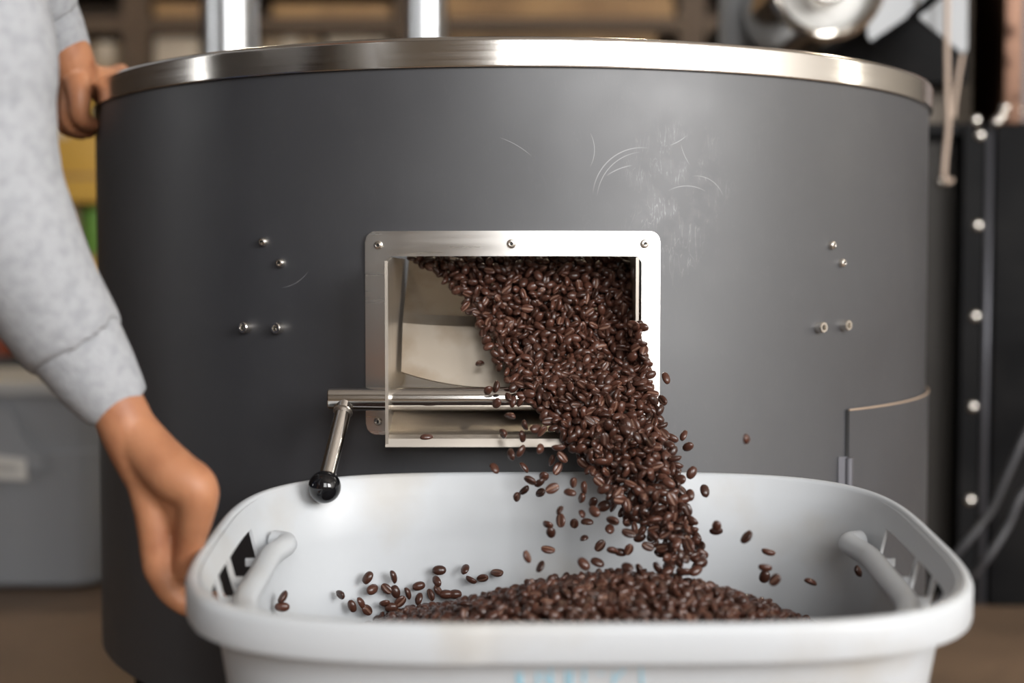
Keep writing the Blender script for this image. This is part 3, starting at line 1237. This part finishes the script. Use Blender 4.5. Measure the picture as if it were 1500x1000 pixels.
# near arm
limb(bm, [(SH_R, 0.045), (P(-36, 20, 1.075), 0.038), (P(-30, 150, 1.08), 0.036), (P(-26, 250, 1.082), 0.036), (P(8, 335, 1.09), 0.035), (P(62, 430, 1.11), 0.031), (WR, 0.0235)])
for dy in (-0.007, 0.009):
    limb(bm, [(P(130, 535, 1.14 + dy), 0.024), (P(170, 592, 1.145 + dy), 0.0225), (P(196, 648, 1.147 + dy), 0.0225), (P(216, 690, 1.148 + dy), 0.021)])
# back of the hand and fingers hooked under the lip
for k, (dy, dx, ln_) in enumerate(((0.0, 0, 1.0), (0.021, 3, 1.06), (0.041, 4, 1.0), (0.058, 2, 0.86))):
    y0 = 1.136 + dy
    limb(bm, [(P(206, 668, 1.142 + dy * 0.6), 0.0175), (P(224 + dx, 752, y0), 0.0150), (P(231 + dx, 832, y0), 0.0125)])
    limb(bm, [(P(231 + dx, 832, y0), 0.0125), (P(252 + dx, 868, y0), 0.0108), (P(284 + dx, 889, y0), 0.0096), (P(318 + dx, 889 - 4 * k, y0 + 0.002), 0.0082)])
# thumb along the outside of the lip
limb(bm, [(P(180, 610, 1.142), 0.0195), (P(216, 655, 1.133), 0.0205), (P(254, 694, 1.12), 0.0212), (P(286, 716, 1.115), 0.0188), (P(287, 752, 1.12), 0.0150), (P(279, 792, 1.128), 0.0122), (P(271, 834, 1.132), 0.0100)])
limb(bm, [(P(236, 690, 1.13), 0.018), (P(264, 728, 1.13), 0.0165), (P(262, 760, 1.135), 0.011)])
# far arm
FW = P(103, 88, 1.735)
limb(bm, [(SH_L, 0.045), (P(10, -150, 1.64), 0.033), (P(45, -40, 1.68), 0.03), (P(72, 15, 1.712), 0.029), (FW, 0.0285), (P(112, 122, 1.75), 0.026)])
limb(bm, [(P(108, 100, 1.745), 0.022), (P(135, 112, 1.765), 0.0165), (P(158, 112, 1.79), 0.0125), (P(178, 104, 1.83), 0.010)])
for k, (x0, y0, x1, y1, x2, y2, dy) in enumerate(((116, 138, 118, 172, 136, 183, 0.0), (106, 146, 104, 182, 130, 193, 0.016), (98, 148, 92, 182, 120, 195, 0.034), (92, 142, 84, 172, 108, 190, 0.05))):
    limb(bm, [(P(110, 112, 1.735 + dy * 0.6), 0.018), (P(x0, y0, 1.715 + dy), 0.0148), (P(x1, y1, 1.715 + dy), 0.0108), (P(x2, y2, 1.735 + dy), 0.0090)])
body = organic('body', bm, 'skin', person, 0.0026, 9)
# --- sweatshirt
bm = bmesh.new()
limb(bm, [(pel + V((0.04, 0, 0.03)), 0.165), (V((-0.82, 1.25, 0.93)), 0.15), (chest, 0.16), (V((-0.56, 1.25, 1.10)), 0.09)], (False, True))
for sy in (-1, 1):
    limb(bm, [(V((-0.86, 1.25 + 0.09 * sy, 0.92)), 0.11), (V((-0.66, 1.25 + 0.1 * sy, 1.02)), 0.11)])
limb(bm, [(chest + V((0.06, -0.05, 0.04)), 0.10), (SH_R, 0.072)])
limb(bm, [(chest + V((0.0, 0.05, 0.04)), 0.10), (SH_L, 0.072)])
limb(bm, [(SH_R, 0.068), (P(-36, 20, 1.075), 0.0535), (P(-30, 150, 1.08), 0.0555), (P(-26, 250, 1.082), 0.0585), (P(8, 335, 1.09), 0.054), (P(62, 430, 1.11), 0.0460), (P(104, 495, 1.13), 0.0425), (P(114, 510, 1.131), 0.0405)], (True, False), 32)
limb(bm, [(SH_L, 0.068), (P(10, -150, 1.64), 0.05), (P(45, -40, 1.68), 0.041), (P(72, 15, 1.712), 0.0375)], (True, False), 32)
organic('sweatshirt', bm, 'sweat_fabric', person, 0.004, 4)
bm = bmesh.new()
limb(bm, [(P(88, 470, 1.125), 0.0405), (P(108, 500, 1.13), 0.0392), (P(142, 552, 1.139), 0.0345), (P(174, 597, 1.146), 0.0265)], (False, False), 32)
cf = organic('cuff', bm, 'sweat_fabric', person, 0.003, 3)
bm = bmesh.new()
limb(bm, [(P(66, 4, 1.705), 0.0355), (P(82, 42, 1.722), 0.0345), (P(98, 82, 1.738), 0.0305)], (False, False), 32)
organic('cuff', bm, 'sweat_fabric', person, 0.003, 3)
# --- trousers, shoes, hair, eyes
bm = bmesh.new()
limb(bm, [(pel + V((-0.02, 0, 0.02)), 0.15), (pel + V((0.01, 0, -0.08)), 0.14)])
for sy in (-1, 1):
    limb(bm, [(pel + V((0, 0.085 * sy, -0.03)), 0.105), (V((-0.80, 1.25 + 0.13 * sy, 0.46)), 0.075), (V((-0.98, 1.25 + 0.14 * sy, 0.09)), 0.06)], (True, False))
organic('trousers', bm, 'jeans', person, 0.008, 3)
for sy in (-1, 1):
    bm = bmesh.new()
    limb(bm, [(V((-1.03, 1.25 + 0.14 * sy, 0.05)), 0.048), (V((-0.92, 1.25 + 0.145 * sy, 0.045)), 0.044), (V((-0.80, 1.25 + 0.15 * sy, 0.035)), 0.034)])
    organic('shoe', bm, 'shoe_black', person, 0.006, 2)
bm = bmesh.new()
ball(bm, head + V((-0.018, 0, 0.03)), 0.103, (0.95, 0.8, 1.02))
organic('hair', bm, 'hair_dark', person, 0.006, 2)
for sy in (-1, 1):
    bm = bmesh.new()
    ball(bm, head + V((0.083, 0.03 * sy, 0.005)), 0.012)
    from_bm('eye', bm, 'eye_white', person, True)

# ================================================================ LEFT GREY TOTE AND WHAT IS BEHIND IT
TY = 2.72
tx1 = P(148, 700, TY).x
tz1 = P(70, 560, TY).z
tote = thing('storage_tote', (tx1 - 0.32, TY + 0.22, 0), 'scuffed dark grey storage tote with a white label, on the floor', 'tote')


def rounded_rect(x0, x1, y0, y1, r_, n=8):
    pts = []
    for cx, cy, a0 in ((x1 - r_, y0 + r_, -90), (x1 - r_, y1 - r_, 0), (x0 + r_, y1 - r_, 90), (x0 + r_, y0 + r_, 180)):
        for k in range(n + 1):
            a = R_(a0 + 90 * k / n)
            pts.append((cx + r_ * math.cos(a), cy + r_ * math.sin(a)))
    return pts


def loft(name, levels, m, parent, closed_top=True, angle=40):
    """levels: [(z, outline)] with equal point counts"""
    bm = bmesh.new()
    rg = [[bm.verts.new((x, y, z)) for x, y in pts] for z, pts in levels]
    n = len(rg[0])
    for a, b in zip(rg[:-1], rg[1:]):
        for i in range(n):
            bm.faces.new((a[i], a[(i + 1) % n], b[(i + 1) % n], b[i]))
    bm.faces.new(rg[0])
    if closed_top:
        bm.faces.new(rg[-1])
    return from_bm(name, bm, m, parent, True, angle)


bx0, bx1, by0, by1 = tx1 - 0.64, tx1, TY, TY + 0.44
zs_ = P(100, 660, TY).z
loft('tote_body', [(0.002, rounded_rect(bx0 + 0.03, bx1 - 0.03, by0 + 0.03, by1 - 0.03, 0.05)), (0.012, rounded_rect(bx0 + 0.018, bx1 - 0.018, by0 + 0.018, by1 - 0.018, 0.06)),
                   (zs_ - 0.004, rounded_rect(bx0 + 0.004, bx1 - 0.004, by0 + 0.006, by1 - 0.006, 0.06)), (zs_, rounded_rect(bx0 + 0.012, bx1 - 0.012, by0 + 0.014, by1 - 0.014, 0.06)),
                   (tz1 - 0.02, rounded_rect(bx0 + 0.004, bx1 - 0.004, by0 + 0.006, by1 - 0.006, 0.06))], 'grey_tote', tote)
# raised middle of the front wall: steps down in a curve to the grip ledge
ol = [P(-90, 590, TY), P(0, 592, TY), P(14, 600, TY), P(26, 618, TY), P(34, 640, TY), P(46, 656, TY), P(64, 662, TY), P(64, 690, TY), P(-90, 690, TY)]
bm = bmesh.new()
fa = [bm.verts.new((p.x, TY - 0.004, p.z)) for p in ol]
fb = [bm.verts.new((p.x, TY + 0.03, p.z)) for p in ol]
bm.faces.new(fa)
bm.faces.new(fb)
for i in range(len(ol)):
    j = (i + 1) % len(ol)
    bm.faces.new((fa[i], fa[j], fb[j], fb[i]))
from_bm('front_boss', bm, 'grey_tote', tote, True, 40)
loft('lid', [(tz1 - 0.024, rounded_rect(bx0 - 0.006, bx1 + 0.006, by0 - 0.006, by1 + 0.006, 0.065)), (tz1 - 0.004, rounded_rect(bx0 - 0.006, bx1 + 0.006, by0 - 0.006, by1 + 0.006, 0.065)),
             (tz1, rounded_rect(bx0, bx1, by0, by1, 0.06)), (tz1 + 0.001, rounded_rect(bx0 + 0.03, bx1 - 0.03, by0 + 0.03, by1 - 0.03, 0.05))], 'grey_lid', tote)
# label with its print
LY = TY - 0.006
bm = bmesh.new()
cs = [P(-60, 660, LY), P(38, 672, LY), P(38.5, 704, LY), P(-60, 698, LY)]
fa = [bm.verts.new(p) for p in cs]
fb = [bm.verts.new(p + V((0, 0.012, 0))) for p in cs]
bm.faces.new(fa)
bm.faces.new(fb)
for i in range(4):
    bm.faces.new((fa[i], fa[(i + 1) % 4], fb[(i + 1) % 4], fb[i]))
lab = from_bm('paper_label', bm, 'paper_white', tote)
fc = bpy.data.curves.new('label_print', 'FONT')
fc.body = 'SEED'
fc.align_x = 'RIGHT'
fc.size = 0.019
fc.space_character = 1.15
fc.extrude = 0.0003
fo = bpy.data.objects.new('tmp_text', fc)
col.objects.link(fo)
bpy.context.view_layer.update()
tm = bpy.data.meshes.new_from_object(fo.evaluated_get(bpy.context.evaluated_depsgraph_get()))
bpy.data.objects.remove(fo, do_unlink=True)
pp = P(25, 692, LY - 0.0008)
tm.transform(Matrix.Translation(pp) @ Matrix.Rotation(R_(-5), 4, 'Y').inverted() @ Matrix.Rotation(R_(90), 4, 'X'))
tm.materials.clear()
tp = mk_me('label_print', tm, 'print_grey')
tp.parent = lab
if tote:
    tp.matrix_parent_inverse = Matrix.Identity(4)

# dark crate behind, tins on top of it
CY = 3.35
cz = P(20, 524, CY).z
crate = thing('storage_crate', (P(-20, 600, CY).x, CY + 0.2, 0), 'black plastic crate standing behind the grey tote', 'crate')
cx0, cx1 = P(-230, 600, CY).x, P(120, 600, CY).x
box('crate_body', (cx0, CY, 0), (cx1, CY + 0.4, cz - 0.03), 'dark_crate', crate, 0.01)
box('crate_rim', (cx0 - 0.012, CY - 0.012, cz - 0.045), (cx1 + 0.012, CY + 0.412, cz), 'dark_crate', crate, 0.006)
for px, w, h, m, lbl in ((-2, 0.04, 0.055, 'red_brown', 'small red brown canister on the black crate'), (58, 0.04, 0.05, 'orange_tin', 'small orange canister on the black crate'), (-75, 0.055, 0.09, 'red_brown', 'taller red brown canister on the black crate')):
    c = P(px, 524, CY + 0.1)
    can = thing('canister', (c.x, c.y, cz), lbl, 'canister')
    lathe('can_body', [(w * 0.9, 0), (w, 0.003), (w, h)], (c.x, c.y, cz), (0, 0, 1), m, can, 24)
    lathe('can_lid', [(w * 1.04, h), (w * 1.04, h + 0.012), (w * 0.95, h + 0.016)], (c.x, c.y, cz), (0, 0, 1), 'rack_black', can, 24)

# ================================================================ FAR SHELVES
# yellow shelf seen between the person and the drum
SY = 4.3
shelf = thing('storage_rack', (P(60, 300, SY).x, SY + 0.25, 0), 'yellow steel storage rack with timber decks behind the person', 'rack')
sx0, sx1 = P(-260, 300, SY).x, P(300, 300, SY).x
for x in (sx0, sx1):
    for y in (SY, SY + 0.5):
        box('post', (x - 0.03, y - 0.03, 0), (x + 0.03, y + 0.03, P(100, 130, SY).z + 0.02), 'rack_yellow', shelf)
decks = [P(100, 520, SY).z, P(100, 380, SY).z, P(100, 262, SY).z, P(100, 130, SY).z]
for z in decks:
    for y in (SY - 0.02, SY + 0.5):
        box('beam', (sx0, y - 0.02, z - 0.07), (sx1, y + 0.02, z), 'rack_yellow', shelf)
    for k in range(5):
        box('deck_board', (sx0, SY + 0.01 + k * 0.1, z), (sx1, SY + 0.095 + k * 0.1, z + 0.015), 'wood_board', shelf)


def carton(px0, px1, py_top, Y, z, depth, m, lbl, name='cardboard_box'):
    a, b = P(px0, 300, Y).x, P(px1, 300, Y).x
    h = P((px0 + px1) / 2, py_top, Y).z - z
    t = thing(name, ((a + b) / 2, Y + depth / 2, z), lbl, 'box')
    box('box_body', (a, Y, z), (b, Y + depth, z + h), m, t, 0.004)
    box('packing_tape', ((a + b) / 2 - 0.025, Y - 0.001, z + h - 0.06), ((a + b) / 2 + 0.025, Y + depth * 0.9, z + h + 0.001), 'carton_pale', t)
    return t


carton(60, 110, 302, SY + 0.05, decks[1] + 0.015, 0.35, 'carton', 'brown cardboard box on the yellow rack beside a green tin')
carton(30, 150, 172, SY + 0.06, decks[2] + 0.015, 0.35, 'rack_yellow', 'yellow box on the upper deck of the yellow rack')
carton(95, 150, 422, SY + 0.05, decks[0] + 0.015, 0.35, 'carton', 'brown cardboard box on the lower deck of the yellow rack')
c = P(146, 370, SY + 0.1)
tin = thing('tin', (c.x, c.y, decks[1] + 0.015), 'green tin on the yellow rack beside a brown box', 'tin')
lathe('tin_body', [(0.05, 0), (0.052, 0.004), (0.052, P(130, 303, SY + 0.1).z - decks[1] - 0.02)], (c.x, c.y, decks[1] + 0.015), (0, 0, 1), 'green_tin', tin, 24)

# tall timber rack along the back with boxes
RY = 5.0
rack = thing('timber_rack', (0.0, RY + 0.3, 0), 'tall dark timber rack with plank shelves along the back of the hall', 'rack')
rx = [P(px, 50, RY).x for px in (-120, 203, 600, 1012, 1300)]
for x in rx:
    for y in (RY, RY + 0.6):
        box('post', (x - 0.045, y - 0.045, 0), (x + 0.045, y + 0.045, 2.6), 'wood_dark', rack)
rz_ = [0.55, 1.06, P(700, 52, RY).z, P(700, 22, RY).z, P(700, -30, RY).z]
for i, z in enumerate([0.5, P(700, 118, RY).z, P(700, 28, RY).z, P(700, -60, RY).z]):
    box('shelf_board', (rx[0], RY - 0.04, z - 0.05), (rx[-1], RY + 0.28, z), 'wood_dark', rack)
    box('shelf_board', (rx[0], RY + 0.29, z - 0.05), (rx[-1], RY + 0.62, z), 'wood_dark', rack)
zA = P(700, 118, RY).z
zB = P(700, 28, RY).z
for px0, px1, py, m, lbl, z in ((138, 180, 62, 'carton', 'small brown cardboard box beside the dark rack post', zA), (226, 292, 53, 'carton_pale', 'pale tan box behind the wide galvanised duct', zA),
                                (385, 470, 55, 'carton', 'long brown box on the timber rack between two ducts', zA), (480, 575, 53, 'carton_pale', 'pale box on the timber rack beside the slim duct', zA),
                                (-60, 120, 53, 'carton', 'wide brown box at the end of the timber rack', zA)):
    carton(px0, px1, py, RY + 0.05, z, 0.4, m, lbl)
# stacked timber planks on the right half of the rack
for k, (px0, px1, y0, y1, lbl) in enumerate(((640, 985, 117, 92, 'lowest brown plank of the stack on the dark rack'), (660, 988, 91, 70, 'middle brown plank of the stack on the dark rack'),
                                             (640, 960, 69, 52, 'topmost brown plank of the stack below the upper shelf'), (655, 988, 27, 12, 'long brown plank lying flat on the upper rack shelf'),
                                             (640, 985, 11, -6, 'long brown plank lying on another plank on the upper shelf'), (400, 575, 27, 8, 'short brown plank on the upper shelf between the two ducts'),
                                             (228, 300, 27, 6, 'short brown plank on the upper shelf above the pale tan box'))):
    a, b = P(px0, 60, RY).x, P(px1, 60, RY).x
    za, zb = P(700, y0, RY).z, P(700, y1, RY).z
    tag(box('timber_plank', (a, RY - 0.02, za + 0.001), (b, RY + 0.4, zb), 'wood_board', None, 0.004), lbl, 'plank', 'timber planks on the rack')

# steel ducts rising behind the drum
for px, w, Y, lbl, r_ in ((337, 41, 3.0, 'wide shiny galvanised duct rising behind the drum', 0.0), (624, 30, 3.4, 'slim pale galvanised duct rising behind the drum', 0.0)):
    c = P(px, 60, Y)
    rr = w / FPX * Y
    d = thing('duct', (c.x, Y, 0), lbl, 'duct')
    lathe('duct_pipe', [(rr, 0.01), (rr, CEIL_Z)], (c.x, Y, 0), (0, 0, 1), 'galvanised', d, 48)
    lathe('duct_collar', [(rr + 0.001, 1.9), (rr + 0.006, 1.903), (rr + 0.006, 1.937), (rr + 0.001, 1.94)], (c.x, Y, 0), (0, 0, 1), 'galvanised', d, 48)
    lathe('duct_foot', [(rr + 0.04, 0), (rr + 0.04, 0.012)], (c.x, Y, 0), (0, 0, 1), 'galvanised', d, 48)

for x, y, z in FILL_LAMPS:
    lp = thing('fill_lamp', (x, y, z), 'unseen white pendant lamp added to brighten the far racks', 'lamp', 'added pendant lamps brightening the hall')
    lathe('lamp_shade', [(0.04, 0.2), (0.06, 0.18), (0.2, 0.02), (0.2, 0.012), (0.055, 0.168), (0.035, 0.188)], (x, y, z), (0, 0, 1), 'lamp_white', lp, 32, closed=True)
    lathe('bulb', [(0.0, 0.0), (0.05, 0.02), (0.07, 0.06), (0.05, 0.1), (0.03, 0.15), (0.0, 0.16)], (x, y, z), (0, 0, 1), 'lamp_glow', lp, 24)
    tube('lamp_cable', [(x, y, z + 0.19), (x, y, CEIL_Z)], 0.005, 'cable_black', lp, 8)

# ================================================================ ROASTER ON THE RIGHT
KY = 2.62
kx = lambda px, Y=KY: P(px, 400, Y).x
kz = lambda py, Y=KY: P(1400, py, Y).z
roaster = thing('roaster', (kx(1430), KY + 0.4, 0), 'black roaster housing with bolted panels and copper coloured corner behind the drum', 'roaster')
ztop = kz(180)
box('housing', (kx(1235), KY + 0.06, 0), (kx(1446), KY + 0.9, ztop), 'cabinet_black', roaster)
# perforated panel: rows of small holes as a woven grid of thin bars
bm = bmesh.new()
x0, x1 = kx(1340), kx(1412)
for k in range(19):
    x = x0 + (x1 - x0) * k / 18
    bm_box(bm, (x - 0.0012, KY + 0.052, 0.04), (x + 0.0012, KY + 0.055, ztop - 0.03))
for k in range(170):
    z = 0.04 + (ztop - 0.07) * k / 169
    bm_box(bm, (x0, KY + 0.0555, z - 0.001), (x1, KY + 0.058, z + 0.001))
gm = from_bm('mesh_panel', bm, 'mesh_black', roaster)
gm['kind'] = 'stuff'
box('flange', (kx(1410), KY, 0), (kx(1440), KY + 0.06, ztop), 'cabinet_black', roaster)
box('top_flange', (kx(1300), KY + 0.01, ztop - 0.02), (kx(1410), KY + 0.06, ztop), 'cabinet_black', roaster)
sp = [P(1452, 185, KY), P(1436, 870, KY)]
bm = bmesh.new()
tube_bm(bm, [V((kx(1444), KY - 0.002, 0.0)), V((kx(1447), KY - 0.002, ztop))], 0.0075, 10)
from_bm('corner_edge', bm, 'cabinet_edge', roaster, True)
box('side_panel', (kx(1450), KY - 0.02, 0), (kx(1720), KY + 0.9, ztop), 'cabinet_black', roaster, 0.006)
for px, py in ((1445, 198), (1440, 330), (1435, 463), (1429, 595), (1423, 732)):
    p = P(px - 14, py, KY)
    p = V((kx(1426 + (732 - py) * 0.012), KY, p.z))
    lathe('rivet', [(0.011, -0.001), (0.010, 0.004), (0.006, 0.0075), (0.0, 0.009)], p, (0, -1, 0), 'bolt_steel', roaster, 16, angle=None)
for px, py in ((1430, 176), (1392, 262)):
    p = P(px, py, KY - 0.001)
    lathe('rivet', [(0.011, -0.001), (0.010, 0.004), (0.006, 0.0075), (0.0, 0.009)], V((p.x, KY + (0.0 if px > 1410 else 0.05), p.z)), (0, -1, 0), 'bolt_steel', roaster, 16, angle=None)
# upper body
box('upper_body', (kx(1225), KY + 0.12, ztop), (kx(1453), KY + 0.8, ztop + 0.62), 'roaster_taupe', roaster, 0.01)
box('dark_hood', (kx(1200), KY + 0.02, kz(120)), (kx(1420), KY + 0.125, kz(22)), 'cabinet_black', roaster, 0.004)
box('corner_angle', (kx(1458), KY - 0.03, ztop - 0.005), (kx(1484), KY - 0.005, ztop + 0.62), 'copper_angle', roaster, 0.003)
box('brown_panel', (kx(1484), KY - 0.012, ztop), (kx(1720), KY + 0.8, ztop + 0.62), 'roaster_brown', roaster)
for px, py in ((1472, 158), (1467, 171), (1497, 161), (1460, 178)):
    p = P(px, py, KY - 0.03)
    lathe('rivet', [(0.010, -0.001), (0.009, 0.004), (0.005, 0.0075), (0.0, 0.009)], V((p.x, KY - 0.03 if px < 1484 else KY - 0.012, p.z)), (0, -1, 0), 'bolt_steel', roaster, 16, angle=None)
# round chrome sight glass
GYY = 2.45
gc = P(1197, -14, GYY)
gr = 84 / FPX * GYY
lathe('sight_glass_ring', [(gr * 0.80, 0.05), (gr * 0.82, 0.075), (gr * 0.92, 0.085), (gr, 0.075), (gr, 0.0), (gr, -0.18), (gr * 0.80, -0.18)], gc, (0, -1, 0), 'polished_steel', roaster, 64, closed=True)
lathe('sight_glass_face', [(0.0, 0.07), (gr * 0.3, 0.067), (gr * 0.6, 0.06), (gr * 0.8, 0.05), (gr * 0.8, 0.045), (0, 0.045)], gc, (0, -1, 0), 'sight_glass', roaster, 48, angle=None)
lathe('barrel', [(gr * 0.94, -0.85), (gr * 0.94, -0.178)], gc, (0, -1, 0), 'cabinet_black', roaster, 48)
box('hood_arm', (kx(1285, 2.5), 2.475, P(1300, -45, 2.5).z), (kx(1410, 2.5), KY + 0.14, P(1300, -62, 2.5).z), 'cabinet_black', roaster)
lathe('sampling_spout', [(0.034, 0.0), (0.034, 0.13), (0.028, 0.14)], P(1192, -4, GYY) + V((0, 0.02, 0)), (0, -1, 0), 'polished_steel', roaster, 32)


def plate(name, pts, Y, th, m, parent):
    bm = bmesh.new()
    ps = [P(px, py, Y) for px, py in pts]
    fa = [bm.verts.new(p) for p in ps]
    fb = [bm.verts.new(p + V((0, th, 0))) for p in ps]
    bm.faces.new(fa)
    bm.faces.new(fb)
    for i in range(len(ps)):
        j = (i + 1) % len(ps)
        bm.faces.new((fa[i], fa[j], fb[j], fb[i]))
    return from_bm(name, bm, m, parent)


plate('bracket_plate', [(1272, -60), (1345, -60), (1338, 18), (1276, 60), (1271, 52)], 2.48, 0.006, 'silver_sheet', roaster)
plate('gusset_plate', [(1345, -40), (1418, -60), (1417, 72), (1411, 79), (1348, 26)], 2.47, 0.006, 'silver_sheet', roaster)
tube('brace_rod', [P(1392, -22, 2.44), P(1286, 66, 2.52)], 0.0085, 'cabinet_black', roaster, 12)
lathe('support_post', [(0.034, 0), (0.034, 2.2)], (P(1079, 30, 2.7).x, 2.7, 0), (0, 0, 1), 'silver_sheet', roaster, 24)
# hanging cords
tag(tube('hanging_cord', catmull([P(1388, -30, 2.44), P(1387, 60, 2.44), P(1388, 140, 2.44), P(1389, 185, 2.44), P(1384, 235, 2.44), P(1383, 258, 2.44), P(1387, 266, 2.45), P(1393, 264, 2.47)]), 0.0046, 'cord_tan'),
    'tan cord hanging in a hook shape in front of the silver plate', 'cord')
tag(tube('hanging_cord', catmull([P(1414, -30, 2.5), P(1411, 60, 2.5), P(1404, 110, 2.5), P(1398, 150, 2.5), P(1396, 172, 2.5)]), 0.004, 'cord_tan'),
    'shorter tan cord hanging behind the silver plate', 'cord')
# cables at the lower right
tag(tube('power_cable', catmull([P(1600, 470, 2.6), P(1545, 540, 2.32), P(1500, 640, 2.3), P(1478, 690, 2.3), P(1450, 750, 2.3), P(1405, 806, 2.3), P(1360, 850, 2.35), P(1300, 900, 2.4)]), 0.0068, 'cable_black'),
    'dark power cable drooping from the roaster towards the drum', 'cable')
tag(tube('power_cable', catmull([P(1640, 560, 2.6), P(1570, 640, 2.28), P(1500, 720, 2.25), P(1476, 770, 2.25), P(1445, 818, 2.25), P(1415, 850, 2.28), P(1360, 890, 2.3)]), 0.0068, 'cable_black'),
    'second dark cable drooping below the first beside the roaster', 'cable')
